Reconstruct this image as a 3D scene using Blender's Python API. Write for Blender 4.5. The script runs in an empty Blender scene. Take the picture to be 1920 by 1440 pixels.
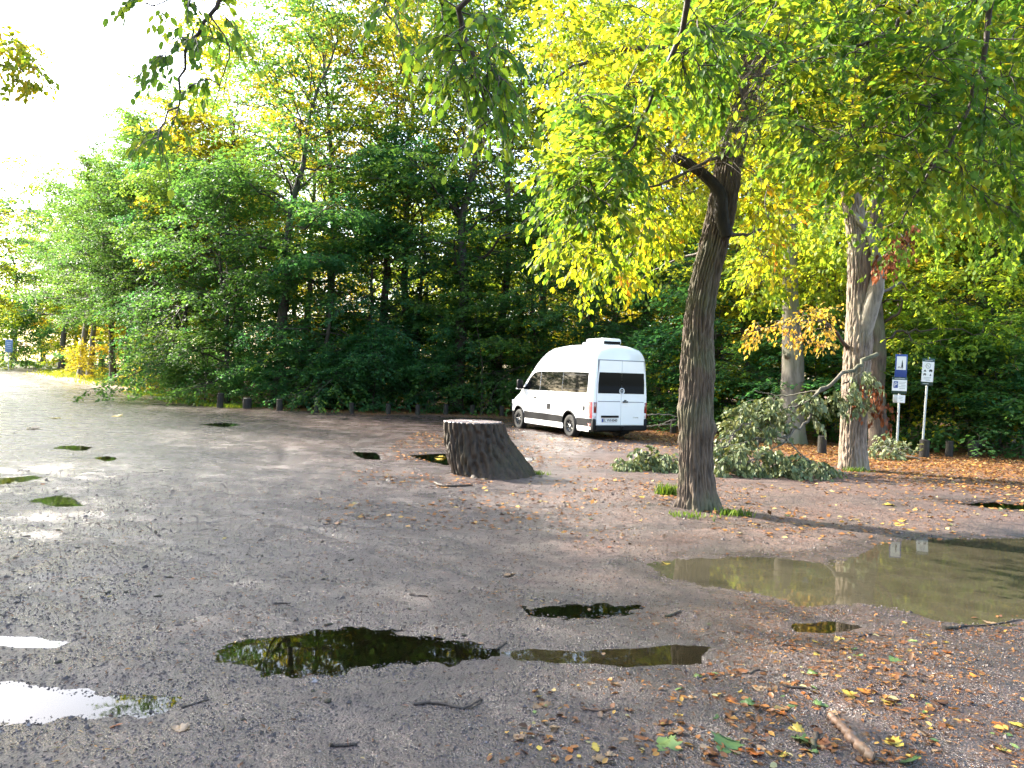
import bpy, bmesh, math, random
import numpy as np
from mathutils import Vector, Matrix

# =====================================================================  camera, sky, sun, exposure
SC = bpy.context.scene
COL = SC.collection
FPX, CX, CY = 1442.0, 960.0, 720.0            # focal length and centre of the 1920 x 1440 photograph
CAM = np.array([0.0, 0.0, 1.8])
ROLL, PITCH = 0.030, -0.0071
f_ = np.array([0.0, math.cos(PITCH), math.sin(PITCH)])
u0 = np.array([0.0, -math.sin(PITCH), math.cos(PITCH)])
r0 = np.array([1.0, 0.0, 0.0])
R_ = r0 * math.cos(ROLL) + u0 * math.sin(ROLL)
U_ = -r0 * math.sin(ROLL) + u0 * math.cos(ROLL)
cam_d = bpy.data.cameras.new('camera')
cam = bpy.data.objects.new('camera', cam_d)
COL.objects.link(cam)
cam.matrix_world = Matrix(((R_[0], U_[0], -f_[0], CAM[0]), (R_[1], U_[1], -f_[1], CAM[1]),
                           (R_[2], U_[2], -f_[2], CAM[2]), (0, 0, 0, 1)))
cam_d.sensor_width = 36.0
cam_d.lens = 36.0 * FPX / 1920.0
cam_d.clip_start = 0.05
cam_d.clip_end = 3000
SC.camera = cam

SUN_EL = math.radians(33)
SUN_H = np.array([-0.84, 0.54]); SUN_H /= np.linalg.norm(SUN_H)
to_sun = Vector((SUN_H[0] * math.cos(SUN_EL), SUN_H[1] * math.cos(SUN_EL), math.sin(SUN_EL)))
sun_d = bpy.data.lights.new('sun', 'SUN')
sun_d.energy = 3.6
sun_d.angle = math.radians(0.53)
sun_d.color = (1.0, 0.93, 0.80)
sun = bpy.data.objects.new('sun', sun_d)
COL.objects.link(sun)
sun.location = (-30, 30, 40)
sun.rotation_euler = (-to_sun).to_track_quat('-Z', 'Y').to_euler()
W = bpy.data.worlds.new('World')
SC.world = W
W.use_nodes = True
wn = W.node_tree.nodes
sky = wn.new('ShaderNodeTexSky')
sky.sky_type = 'NISHITA'
sky.sun_disc = False
sky.sun_elevation = SUN_EL
sky.sun_rotation = math.atan2(SUN_H[0], SUN_H[1])
sky.altitude = 50
sky.air_density = 1.0
sky.dust_density = 2.5
sky.ozone_density = 1.0
wn['Background'].inputs['Strength'].default_value = 0.15
W.node_tree.links.new(sky.outputs[0], wn['Background'].inputs['Color'])
vs = SC.view_settings
vs.view_transform = 'Standard'
vs.look = 'None'
vs.exposure = 2.85
vs.gamma = 1.0
vs.use_curve_mapping = False
SC.render.engine = 'CYCLES'
cy = SC.cycles
cy.use_denoising = True
cy.max_bounces = 10
cy.diffuse_bounces = 6
cy.glossy_bounces = 3
cy.transmission_bounces = 8
cy.transparent_max_bounces = 8
cy.caustics_reflective = False
cy.caustics_refractive = False
cy.sample_clamp_indirect = 6.0


# =====================================================================  helpers
def ray(u, v):
    return f_ + (u - CX) / FPX * R_ - (v - CY) / FPX * U_


def at(u, v, Y):
    d = ray(u, v)
    return CAM + d * (Y / d[1])


def sstep(a, b, x):
    t = np.clip((np.asarray(x, float) - a) / (b - a), 0, 1)
    return t * t * (3 - 2 * t)


def macro(x, y):
    return 0.030 * np.clip(np.asarray(y, float) - 40, 0, 75) * sstep(-5, -17, x)


def gnd(u, v):
    """the point of the ground that the photograph shows at pixel (u, v)"""
    d = ray(u, v)
    t, step = 1.0, 1.02
    while t < 400:
        p = CAM + d * t
        if p[2] < macro(p[0], p[1]):
            break
        t *= step
    a, b = t / step, t
    for _ in range(30):
        m = (a + b) / 2
        p = CAM + d * m
        if p[2] < macro(p[0], p[1]):
            b = m
        else:
            a = m
    return CAM + d * b


def _h(ix, iy, seed):
    n = (ix.astype(np.int64) * 374761393 + iy.astype(np.int64) * 668265263 + seed * 1442695041) & 0xffffffff
    n = ((n ^ (n >> 13)) * 1274126177) & 0xffffffff
    n = (n ^ (n >> 16)) & 0xffff
    return n / 65535.0


def vnoise(x, y, seed=0):
    x = np.asarray(x, float); y = np.asarray(y, float)
    ix = np.floor(x).astype(np.int64); iy = np.floor(y).astype(np.int64)
    fx = x - ix; fy = y - iy
    fx = fx * fx * (3 - 2 * fx); fy = fy * fy * (3 - 2 * fy)
    a = _h(ix, iy, seed); b = _h(ix + 1, iy, seed); c = _h(ix, iy + 1, seed); d = _h(ix + 1, iy + 1, seed)
    return (a + (b - a) * fx) * (1 - fy) + (c + (d - c) * fx) * fy


def fbm(x, y, seed=0, o=4):
    s = 0; a = 0.5; t = 0
    for i in range(o):
        s = s + a * vnoise(np.asarray(x) * 2 ** i, np.asarray(y) * 2 ** i, seed + i * 17); t += a; a *= 0.5
    return s / t


def mesh_np(name, V, F, mats=(), smooth=True, attr=None, fmat=None):
    """V (n,3); F list of (m,k) integer arrays"""
    me = bpy.data.meshes.new(name)
    if not isinstance(F, (list, tuple)):
        F = [F]
    V = np.asarray(V, np.float32)
    me.vertices.add(len(V))
    me.vertices.foreach_set('co', V.ravel())
    lv = np.concatenate([np.asarray(f, np.int32).ravel() for f in F])
    cnt = np.concatenate([np.full(len(f), f.shape[1], np.int32) for f in F])
    st = np.concatenate([[0], np.cumsum(cnt)[:-1]]).astype(np.int32)
    me.loops.add(len(lv))
    me.loops.foreach_set('vertex_index', lv)
    me.polygons.add(len(cnt))
    me.polygons.foreach_set('loop_start', st)
    me.polygons.foreach_set('loop_total', cnt)
    if fmat is not None:
        me.polygons.foreach_set('material_index', np.asarray(fmat, np.int32))
    me.update(calc_edges=True)
    me.polygons.foreach_set('use_smooth', np.full(len(cnt), smooth, bool))
    if attr:
        for k, a in attr.items():
            a = np.asarray(a, np.float32)
            if a.ndim == 1:
                me.attributes.new(k, 'FLOAT', 'POINT').data.foreach_set('value', a)
            else:
                me.attributes.new(k, 'FLOAT_COLOR', 'POINT').data.foreach_set('color', a.ravel())
    for m in mats:
        me.materials.append(m)
    return me


def link(name, data, parent=None, loc=None, rot=None, scale=None):
    o = bpy.data.objects.new(name, data)
    COL.objects.link(o)
    if parent is not None:
        o.parent = parent
    if loc is not None:
        o.location = loc
    if rot is not None:
        o.rotation_euler = rot
    if scale is not None:
        o.scale = (scale,) * 3 if np.isscalar(scale) else scale
    return o


def tag(o, label=None, cat=None, group=None, kind=None):
    if label: o['label'] = label
    if cat: o['category'] = cat
    if group: o['group'] = group
    if kind: o['kind'] = kind
    return o


def thing(name, label, cat, loc=(0, 0, 0), rz=0.0, group=None, scale=None):
    o = link(name, None, None, loc, (0, 0, rz), scale)
    o.empty_display_size = 0.3
    return tag(o, label, cat, group)


def nrm(a):
    return a / np.maximum(np.linalg.norm(a, axis=-1, keepdims=True), 1e-9)


class MB:
    """collects vertices and faces of one mesh"""
    def __init__(s):
        s.V = []; s.F = {}; s.n = 0; s.A = []; s.M = {}

    def add(s, V, F, a=None, m=0):
        V = np.asarray(V, float).reshape(-1, 3)
        F = np.asarray(F, int)
        s.V.append(V)
        s.F.setdefault(F.shape[1], []).append(F + s.n)
        s.M.setdefault(F.shape[1], []).append(np.full(len(F), m))
        s.n += len(V)
        s.A.append(np.zeros(len(V)) if a is None else np.broadcast_to(np.asarray(a, float).ravel(), (len(V),)))
        return s

    def mesh(s, name, mats, smooth=True, attr=None):
        ks = list(s.F)
        F = [np.concatenate(s.F[k]) for k in ks]
        M = np.concatenate([np.concatenate(s.M[k]) for k in ks])
        return mesh_np(name, np.concatenate(s.V), F, mats, smooth, {attr: np.concatenate(s.A)} if attr else None, M)

    def box(s, c, d, m=0, bev=0.0):
        c = np.array(c, float); h = np.array(d, float) / 2
        if bev <= 0:
            P = np.array([[x, y, z] for x in (-1, 1) for y in (-1, 1) for z in (-1, 1)], float) * h + c
            return s.add(P, [[0, 1, 3, 2], [4, 6, 7, 5], [0, 4, 5, 1], [2, 3, 7, 6], [0, 2, 6, 4], [1, 5, 7, 3]], m=m)
        bm = bmesh.new()
        bmesh.ops.create_cube(bm, size=1)
        for v in bm.verts:
            v.co = Vector((v.co.x * 2 * h[0], v.co.y * 2 * h[1], v.co.z * 2 * h[2]))
        bmesh.ops.bevel(bm, geom=bm.edges[:], offset=bev, segments=2, profile=0.5, affect='EDGES')
        return s.bm(bm, c, m)

    def bm(s, bm, c=(0, 0, 0), m=0):
        bm.verts.index_update()
        P = np.array([v.co[:] for v in bm.verts]) + np.array(c, float)
        base = s.n
        s.V.append(P); s.A.append(np.zeros(len(P))); s.n += len(P)
        for fc in bm.faces:
            k = len(fc.verts)
            s.F.setdefault(k, []).append(np.array([[v.index + base for v in fc.verts]]))
            s.M.setdefault(k, []).append(np.array([m]))
        bm.free()
        return s

    def tubes(s, P, r, sides=5, a=None, cap=False, m=0):
        """P (B,N,3), r (B,N)"""
        P = np.asarray(P, float); r = np.asarray(r, float)
        if P.ndim == 2:
            P = P[None]; r = r[None]
        B, N, _ = P.shape
        T = np.empty_like(P)
        T[:, 1:-1] = P[:, 2:] - P[:, :-2]; T[:, 0] = P[:, 1] - P[:, 0]; T[:, -1] = P[:, -1] - P[:, -2]
        T = nrm(T)
        mean = nrm(P[:, -1] - P[:, 0])
        ref = np.where(np.abs(mean[:, 2:3]) > 0.8, np.array([[1.0, 0.03, 0]]), np.array([[0.05, 0, 1.0]]))[:, None]
        X = nrm(np.cross(np.broadcast_to(ref, T.shape), T)); Y = np.cross(T, X)
        an = np.arange(sides) * 2 * np.pi / sides
        V = P[:, :, None] + r[:, :, None, None] * (X[:, :, None] * np.cos(an)[None, None, :, None] + Y[:, :, None] * np.sin(an)[None, None, :, None])
        i = np.arange(sides); j = (i + 1) % sides
        q = np.stack([i, j, j + sides, i + sides], 1)
        q = (q[None] + (np.arange(N - 1) * sides)[:, None, None]).reshape(-1, 4)
        F = (q[None] + (np.arange(B) * N * sides)[:, None, None]).reshape(-1, 4)
        av = None if a is None else np.repeat(np.asarray(a, float).ravel(), N * sides)
        s.add(V.reshape(-1, 3), F, av, m)
        if cap:
            for b in range(B):
                for e in (0, N - 1):
                    c = P[b, e]; ring = V[b, e]
                    s.add(np.vstack([ring, c]), [[x, (x + 1) % sides, sides] if e else [(x + 1) % sides, x, sides] for x in range(sides)], m=m)
        return s


def leaf_geo(pos, d, n, size, kind):
    d = nrm(d)
    sd = nrm(np.cross(n, d)); n = np.cross(d, sd)
    if kind == 'kite':
        pts = np.array([[0, 0, 0], [.48, .34, .05], [1, 0, -.08], [.48, -.34, .05]]); F = np.array([[0, 3, 2, 1]])
    else:
        pts = np.array([[0, 0, 0], [.28, .27, .05], [.68, .25, .03], [1, 0, -.12], [.68, -.25, .03], [.28, -.27, .05]])
        F = np.array([[0, 3, 2, 1], [0, 5, 4, 3]])
    k = len(pts); B = len(pos)
    sz = np.broadcast_to(np.asarray(size, float), (B,))[:, None, None]
    V = pos[:, None] + sz * (pts[None, :, 0:1] * d[:, None] + pts[None, :, 1:2] * sd[:, None] + pts[None, :, 2:3] * n[:, None])
    FF = (F[None] + (np.arange(B) * k)[:, None, None]).reshape(-1, 4)
    return V.reshape(-1, 3), FF, k


def rotz(v, a):
    c, s_ = np.cos(a), np.sin(a)
    return np.stack([v[..., 0] * c - v[..., 1] * s_, v[..., 0] * s_ + v[..., 1] * c, v[..., 2]], -1)


def smooth_path(pts, n):
    """Catmull-Rom through pts"""
    P = np.asarray(pts, float)
    P = np.vstack([2 * P[0] - P[1], P, 2 * P[-1] - P[-2]])
    k = len(P) - 3
    t = np.linspace(0, k - 1e-6, n)
    i = t.astype(int); t = (t - i)[:, None]
    a, b, c, d = P[i], P[i + 1], P[i + 2], P[i + 3]
    return 0.5 * ((2 * b) + (c - a) * t + (2 * a - 5 * b + 4 * c - d) * t ** 2 + (3 * b - a - 3 * c + d) * t ** 3)


# =====================================================================  materials
def mat(name):
    m = bpy.data.materials.new(name)
    m.use_nodes = True
    nt = m.node_tree
    return m, nt, nt.nodes['Principled BSDF'], nt.nodes['Material Output']


def N(nt, t, **kw):
    n = nt.nodes.new(t)
    for k, v in kw.items():
        if k.startswith('i_'):
            key = k[2:].replace('_', ' ')
            n.inputs[int(key) if key.isdigit() else key].default_value = v
        else:
            setattr(n, k, v)
    return n


def ramp(nt, stops):
    r = nt.nodes.new('ShaderNodeValToRGB')
    while len(r.color_ramp.elements) < len(stops):
        r.color_ramp.elements.new(0.5)
    for e, (p, c) in zip(r.color_ramp.elements, stops):
        e.position = p
        e.color = (*c, 1) if len(c) == 3 else c
    return r


def plain(name, col, rough=0.5, metal=0.0, noise=0.12, scale=6.0, spec=0.5, coat=0.0, bump=0.0):
    m, nt, b, o = mat(name)
    tc = N(nt, 'ShaderNodeTexCoord')
    nz = N(nt, 'ShaderNodeTexNoise', i_Scale=scale, i_Detail=5.0)
    nt.links.new(tc.outputs['Object'], nz.inputs['Vector'])
    c0 = tuple(max(0, c * (1 - noise)) for c in col); c1 = tuple(min(1, c * (1 + noise)) for c in col)
    r = ramp(nt, [(0.3, c0), (0.7, c1)])
    nt.links.new(nz.outputs[0], r.inputs[0])
    nt.links.new(r.outputs[0], b.inputs['Base Color'])
    b.inputs['Roughness'].default_value = rough
    b.inputs['Metallic'].default_value = metal
    b.inputs['Specular IOR Level'].default_value = spec
    b.inputs['Coat Weight'].default_value = coat
    if bump:
        bp = N(nt, 'ShaderNodeBump', i_Strength=bump, i_Distance=0.02)
        nt.links.new(nz.outputs[0], bp.inputs['Height'])
        nt.links.new(bp.outputs[0], b.inputs['Normal'])
    return m


def leafmat(name, stops, trans=0.45, gain=1.5, rough=0.55, tshift=(1.15, 1.0, 0.5), objrand=0.35, spec=0.2):
    m, nt, b, o = mat(name)
    at_ = N(nt, 'ShaderNodeAttribute', attribute_name='rnd')
    oi = N(nt, 'ShaderNodeObjectInfo')
    ma = N(nt, 'ShaderNodeMath', operation='MULTIPLY_ADD', i_1=objrand, i_2=-objrand / 2)
    ad = N(nt, 'ShaderNodeMath', operation='ADD')
    nt.links.new(oi.outputs['Random'], ma.inputs[0])
    nt.links.new(at_.outputs['Fac'], ad.inputs[0])
    nt.links.new(ma.outputs[0], ad.inputs[1])
    r = ramp(nt, stops)
    nt.links.new(ad.outputs[0], r.inputs[0])
    nt.links.new(r.outputs[0], b.inputs['Base Color'])
    b.inputs['Roughness'].default_value = rough
    b.inputs['Specular IOR Level'].default_value = spec
    tr = N(nt, 'ShaderNodeBsdfTranslucent')
    mu = N(nt, 'ShaderNodeMix', data_type='RGBA', blend_type='MULTIPLY')
    mu.inputs['Factor'].default_value = 1.0
    mu.inputs['B'].default_value = (tshift[0] * gain, tshift[1] * gain, tshift[2] * gain, 1)
    nt.links.new(r.outputs[0], mu.inputs['A'])
    nt.links.new(mu.outputs['Result'], tr.inputs['Color'])
    mx = N(nt, 'ShaderNodeMixShader')
    mx.inputs[0].default_value = trans
    nt.links.new(b.outputs[0], mx.inputs[1]); nt.links.new(tr.outputs[0], mx.inputs[2])
    nt.links.new(mx.outputs[0], o.inputs['Surface'])
    return m


def barkmat(name, c_dark, c_light, moss=(0.07, 0.10, 0.03), moss_amt=0.25, scale=1.0, rough=0.8, bump=0.6):
    m, nt, b, o = mat(name)
    tc = N(nt, 'ShaderNodeTexCoord')
    mp = N(nt, 'ShaderNodeMapping')
    mp.inputs['Scale'].default_value = (16 * scale, 16 * scale, 2.6 * scale)
    nt.links.new(tc.outputs['Object'], mp.inputs[0])
    n1 = N(nt, 'ShaderNodeTexNoise', i_Scale=1.0, i_Detail=6.0, i_Roughness=0.65)
    nt.links.new(mp.outputs[0], n1.inputs['Vector'])
    n2 = N(nt, 'ShaderNodeTexNoise', i_Scale=1.6 * scale, i_Detail=4.0)
    nt.links.new(tc.outputs['Object'], n2.inputs['Vector'])
    r1 = ramp(nt, [(0.33, c_dark), (0.62, c_light)])
    nt.links.new(n1.outputs[0], r1.inputs[0])
    r2 = ramp(nt, [(0.48, (0, 0, 0)), (0.66, (moss_amt,) * 3)])
    nt.links.new(n2.outputs[0], r2.inputs[0])
    mx = N(nt, 'ShaderNodeMix', data_type='RGBA')
    nt.links.new(r2.outputs[0], mx.inputs['Factor'])
    nt.links.new(r1.outputs[0], mx.inputs['A'])
    mx.inputs['B'].default_value = (*moss, 1)
    nt.links.new(mx.outputs['Result'], b.inputs['Base Color'])
    b.inputs['Roughness'].default_value = rough
    b.inputs['Specular IOR Level'].default_value = 0.35
    bp = N(nt, 'ShaderNodeBump', i_Strength=bump, i_Distance=0.025)
    nt.links.new(n1.outputs[0], bp.inputs['Height'])
    nt.links.new(bp.outputs[0], b.inputs['Normal'])
    return m


M_LEAF_DARK = leafmat('leaf_deep_green', [(0.0, (0.028, 0.085, 0.045)), (0.5, (0.050, 0.135, 0.055)), (1.0, (0.10, 0.19, 0.05))], trans=0.62, gain=2.0, tshift=(0.95, 1.0, 0.5))
M_LEAF_MID = leafmat('leaf_mid_green', [(0.0, (0.030, 0.090, 0.034)), (0.5, (0.060, 0.140, 0.038)), (1.0, (0.14, 0.21, 0.035))], trans=0.56, gain=1.8, tshift=(1.1, 1.0, 0.5))
M_LEAF_YG = leafmat('leaf_yellow_green', [(0.0, (0.07, 0.15, 0.022)), (0.5, (0.16, 0.23, 0.025)), (0.85, (0.30, 0.29, 0.025)), (1.0, (0.38, 0.28, 0.03))], trans=0.62, gain=2.0)
M_LEAF_YEL = leafmat('leaf_yellow', [(0.0, (0.18, 0.21, 0.02)), (0.5, (0.36, 0.32, 0.025)), (1.0, (0.45, 0.28, 0.03))], trans=0.62, gain=1.9)
M_LEAF_BEECH = leafmat('leaf_beech', [(0.0, (0.032, 0.095, 0.022)), (0.45, (0.075, 0.155, 0.022)), (0.78, (0.19, 0.24, 0.022)), (0.94, (0.38, 0.32, 0.022)), (1.0, (0.46, 0.20, 0.03))], trans=0.56, gain=1.8, objrand=0.3)
M_LEAF_OAK = leafmat('leaf_oak_turning', [(0.0, (0.07, 0.15, 0.02)), (0.4, (0.15, 0.24, 0.02)), (0.7, (0.28, 0.31, 0.02)), (0.93, (0.42, 0.34, 0.02)), (1.0, (0.50, 0.20, 0.03))], trans=0.6, gain=1.9, objrand=0.2)
M_LEAF_PALE = leafmat('leaf_wilted_pale', [(0.0, (0.05, 0.075, 0.03)), (0.5, (0.13, 0.165, 0.075)), (1.0, (0.26, 0.28, 0.16))], trans=0.2, gain=1.0, rough=0.5, objrand=0.1)
M_LEAF_BROWN = leafmat('leaf_withered_brown', [(0.0, (0.10, 0.035, 0.015)), (0.5, (0.22, 0.075, 0.03)), (1.0, (0.34, 0.13, 0.05))], trans=0.3, gain=1.2, rough=0.6, tshift=(1.1, 0.9, 0.7), objrand=0.1)
M_LEAF_OCHRE = leafmat('leaf_ochre', [(0.0, (0.24, 0.20, 0.04)), (0.5, (0.45, 0.33, 0.05)), (0.8, (0.50, 0.27, 0.06)), (1.0, (0.45, 0.22, 0.12))], trans=0.4, gain=1.3, rough=0.5, objrand=0.1)
M_LITTER = leafmat('leaf_litter', [(0.0, (0.05, 0.028, 0.016)), (0.35, (0.15, 0.065, 0.028)), (0.65, (0.30, 0.13, 0.04)), (0.85, (0.42, 0.25, 0.06)), (1.0, (0.35, 0.30, 0.14))], trans=0.12, gain=1.0, rough=0.42, objrand=0.0)
M_GRASS = leafmat('grass_blades', [(0.0, (0.05, 0.10, 0.015)), (0.5, (0.12, 0.19, 0.02)), (1.0, (0.26, 0.28, 0.03))], trans=0.4, gain=1.4, objrand=0.0)
M_BARK_OAK = barkmat('bark_oak', (0.026, 0.018, 0.013), (0.125, 0.090, 0.066), moss=(0.10, 0.115, 0.06), moss_amt=0.55, bump=1.0)
M_BARK_OAK2 = barkmat('bark_pale_oak', (0.06, 0.045, 0.034), (0.25, 0.19, 0.145), moss=(0.22, 0.22, 0.14), moss_amt=0.4)
M_BARK_DARK = barkmat('bark_dark', (0.018, 0.014, 0.010), (0.075, 0.058, 0.042), moss=(0.05, 0.075, 0.02), moss_amt=0.5)
M_BARK_BEECH = barkmat('bark_grey_beech', (0.10, 0.085, 0.065), (0.24, 0.21, 0.17), moss=(0.13, 0.15, 0.07), moss_amt=0.6, scale=0.5, bump=0.3)
M_BARK_GREY = barkmat('bark_bleached', (0.10, 0.088, 0.07), (0.26, 0.23, 0.185), moss_amt=0.1, bump=0.4)
M_BARK_CHAR = barkmat('bark_black_dead', (0.005, 0.004, 0.003), (0.022, 0.016, 0.012), moss_amt=0.05)
M_BARK_TWIG = barkmat('bark_twig', (0.020, 0.014, 0.011), (0.065, 0.045, 0.033), moss_amt=0.1, rough=0.6)
M_BARK_BIRCH = barkmat('bark_birch', (0.25, 0.22, 0.17), (0.62, 0.58, 0.48), moss_amt=0.15, scale=0.6, bump=0.2)


# =====================================================================  ground and puddles
EDGE = np.array([(-400, 160), (-60, 95), (-45, 74), (-33, 60), (-24, 50), (-14, 38.6), (-6, 36.3), (0, 36.8), (4, 32), (6.2, 27.5), (8.5, 22), (16, 20.8), (40, 18), (400, 10)], float)


def edge_y(x):
    return np.interp(x, EDGE[:, 0], EDGE[:, 1])


PUD = [  # name, pixels of the shore, murkiness, wet label
    ('murky', [(1222, 1058), (1300, 1047), (1420, 1044), (1500, 1050), (1560, 1060), (1612, 1042), (1650, 1020), (1710, 1012), (1800, 1010), (1960, 1008), (2160, 1016), (2180, 1110), (2060, 1160), (1920, 1152), (1850, 1166), (1760, 1160), (1690, 1137), (1610, 1128), (1510, 1132), (1440, 1112), (1340, 1096), (1262, 1080)], 'large murky brown puddle at right reflecting the trees'),
    ('clear', [(428, 1215), (500, 1196), (600, 1183), (680, 1181), (750, 1191), (850, 1206), (905, 1216), (905, 1228), (850, 1234), (780, 1233), (700, 1241), (620, 1255), (520, 1256), (450, 1241)], 'long dark puddle in the foreground reflecting sky through leaves'),
    ('shallow', [(915, 1216), (1000, 1208), (1080, 1215), (1180, 1210), (1260, 1200), (1330, 1208), (1315, 1240), (1200, 1248), (1080, 1240), (960, 1234)], 'shallow olive puddle joined to the tip of the dark foreground puddle'),
    ('clear', [(1000, 1139), (1060, 1135), (1120, 1135), (1190, 1136), (1150, 1148), (1060, 1151), (1015, 1147)], 'small narrow dark puddle left of the large murky one'),
    ('clear', [(772, 853), (830, 850), (900, 854), (1000, 858), (985, 866), (900, 872), (850, 872), (800, 863)], 'puddle behind the tree stump'),
    ('clear', [(648, 846), (700, 848), (726, 861), (690, 860)], 'small dark puddle to the left of the stump on the open gravel'),
    ('clear', [(68, 937), (112, 928), (135, 936), (152, 947), (100, 946)], 'ragged dark puddle near the left edge, nearest of the left ones'),
    ('clear', [(-20, 899), (60, 891), (72, 895), (30, 904), (-20, 907)], 'dark puddle cut by the left edge of the picture'),
    ('clear', [(108, 839), (130, 834), (168, 838), (150, 844)], 'thin dark puddle on the far left gravel'),
    ('clear', [(180, 858), (200, 855), (217, 858), (200, 863)], 'tiny dark puddle on the far left gravel beside a thin one'),
    ('clear', [(1808, 944), (1860, 942), (1960, 948), (1960, 956), (1880, 953)], 'narrow puddle among orange leaves at the right edge'),
    ('clear', [(-60, 1272), (60, 1285), (130, 1300), (220, 1308), (306, 1314), (285, 1328), (190, 1333), (100, 1337), (-60, 1350)], 'wide shallow puddle at lower left shining white'),
    ('shallow', [(-40, 1183), (60, 1190), (130, 1200), (160, 1207), (90, 1212), (-40, 1205)], 'thin film of water at the left edge above the shining puddle'),
    ('clear', [(380, 795), (420, 792), (450, 796), (420, 800)], 'thin dark puddle on the gravel before the left bollards'),
    ('shallow', [(1480, 1165), (1560, 1160), (1640, 1172), (1560, 1185), (1490, 1182)], 'very shallow puddle just below the murky one'),
]
PUDW = [np.array([gnd(u, v)[:2] for (u, v) in P[1]]) for P in PUD]


def poly_sd(P, x, y):
    """signed distance, positive inside"""
    d = np.full(x.shape, 1e9); ins = np.zeros(x.shape, bool)
    n = len(P)
    for i in range(n):
        a = P[i]; b = P[(i + 1) % n]
        ex, ey = b - a
        t = np.clip(((x - a[0]) * ex + (y - a[1]) * ey) / (ex * ex + ey * ey + 1e-12), 0, 1)
        d = np.minimum(d, np.hypot(x - a[0] - t * ex, y - a[1] - t * ey))
        c = ((a[1] > y) != (b[1] > y)) & (x < ex * (y - a[1]) / (ey if ey else 1e-9) + a[0])
        ins ^= c
    return np.where(ins, d, -d)


RUTS = [(-14.0, -6.0, 17.2, 0.024), (-14.0, -6.0, 18.9, 0.024), (6.0, 30.0, 24.2, 0.020), (6.0, 30.0, 25.9, 0.020), (-3.0, 34.0, 23.4, 0.020), (-3.0, 34.0, 25.0, 0.020), (10.0, -12.0, 21.5, 0.018), (10.0, -12.0, 23.1, 0.018), (-30.0, 10.0, 26.0, 0.016), (-30.0, 10.0, 27.6, 0.016)]


def rut(x, y):
    r = np.zeros_like(x)
    m = (y > 1) & (y < 45) & (np.abs(x) < 30)
    xs, ys = x[m], y[m]
    if not len(xs):
        return r
    wv = 0.25 * (fbm(xs * .25, ys * .25, 170, 2) - .5)
    on = sstep(.35, .6, fbm(xs * .3, ys * .3, 5, 2))
    q0 = np.zeros_like(xs)
    for (a, b_, R0, dp) in RUTS:
        q = np.hypot(xs - a, ys - b_) - R0 + wv
        q0 = np.maximum(q0, dp * np.exp(-(q / 0.13) ** 2))
    r[m] = q0 * on
    return r


PUD_Z = -0.012


def height(x, y):
    x = np.asarray(x, float); y = np.asarray(y, float)
    near = 1 - sstep(45, 70, y)
    h = 0.055 * (fbm(x * 0.45, y * 0.45, 3, 3) - 0.42) + 0.022 * (fbm(x * 2.3, y * 2.3, 9, 3) - 0.5) + 0.012 * (vnoise(x * 9, y * 9, 5) - 0.5)
    h = h * near + 0.01 - rut(x, y) * near
    SD = np.full(x.shape, -9.0)
    for i, P in enumerate(PUDW):
        lo = P.min(0) - 0.9; hi = P.max(0) + 0.9
        m = (x > lo[0]) & (x < hi[0]) & (y > lo[1]) & (y < hi[1])
        if m.any():
            SD[m] = np.maximum(SD[m], poly_sd(P, x[m], y[m]))
    m = SD > -0.9
    if m.any():
        xs = x[m]; ys = y[m]
        sd = SD[m] + 0.075 * (fbm(xs * 5, ys * 5, 40, 4) - 0.5)
        prof = PUD_Z - 0.045 * sstep(-0.05, 0.26, sd) + 0.020 * sstep(0.03, 0.5, -sd) + 0.008 * (fbm(xs * 9, ys * 9, 21, 3) - 0.5)
        w = sstep(-0.85, -0.30, sd)
        h[m] = h[m] * (1 - w) + prof * w
    # behind the edge the wood floor is a little rough
    wood = sstep(0, 3, y - edge_y(x))
    h = h + wood * 0.16 * (fbm(x * 0.6, y * 0.6, 77, 3) - 0.35)
    return h + macro(x, y)


def hz(x, y):
    return float(height(np.array([x]), np.array([y]))[0])


def spaced(lo, hi, step, glo, ghi, out=600.0):
    c = list(np.arange(lo, hi, step))
    s = step; v = hi
    while v < ghi:
        c.append(v); s *= 1.045; v += s
    c.append(ghi)
    s = step; v = lo; left = []
    while v > glo:
        s *= 1.045; v -= s; left.append(max(v, glo))
    return np.array(sorted(set(left)) + c)


gx = spaced(-7.0, 8.0, 0.045, -500.0, 500.0)
gy = spaced(2.2, 15.0, 0.045, -120.0, 900.0)
GX, GY = np.meshgrid(gx, gy)
X = GX.ravel(); Y = GY.ravel()
Z = height(X, Y)
nx, ny = len(gx), len(gy)
idx = np.arange(nx * ny).reshape(ny, nx)
GF = np.stack([idx[:-1, :-1], idx[:-1, 1:], idx[1:, 1:], idx[1:, :-1]], -1).reshape(-1, 4)
dE = Y - edge_y(X)
nz1 = fbm(X * 0.5, Y * 0.5, 11, 4)
lit_r = sstep(-11.5, -2.5, dE + (nz1 - 0.5) * 5) * sstep(-1, 4, X)
lit_l = sstep(-4.5, -0.3, dE + (nz1 - 0.5) * 3) * (1 - sstep(-1, 4, X))
litter = np.clip(lit_r * 0.85 + lit_l, 0, 1)
litter = np.maximum(litter, 0.22 * sstep(0.5, 3.0, X) * (1 - sstep(5.2, 7.2, Y + (nz1 - .5) * 3)))
grass = np.exp(-((dE + 0.2) / 1.3) ** 2) * sstep(-9, -13, X) * sstep(0.42, 0.6, fbm(X * 0.35, Y * 0.35, 31, 3))
grass = np.maximum(grass, sstep(-1, 2, dE) * sstep(-22, -30, X) * 0.9)
wet = np.clip(1.0 - sstep(-3.0, 3.0, X - 0.15 * (Y - 8) + (nz1 - 0.5) * 4) * 0.72, 0, 1)
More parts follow.
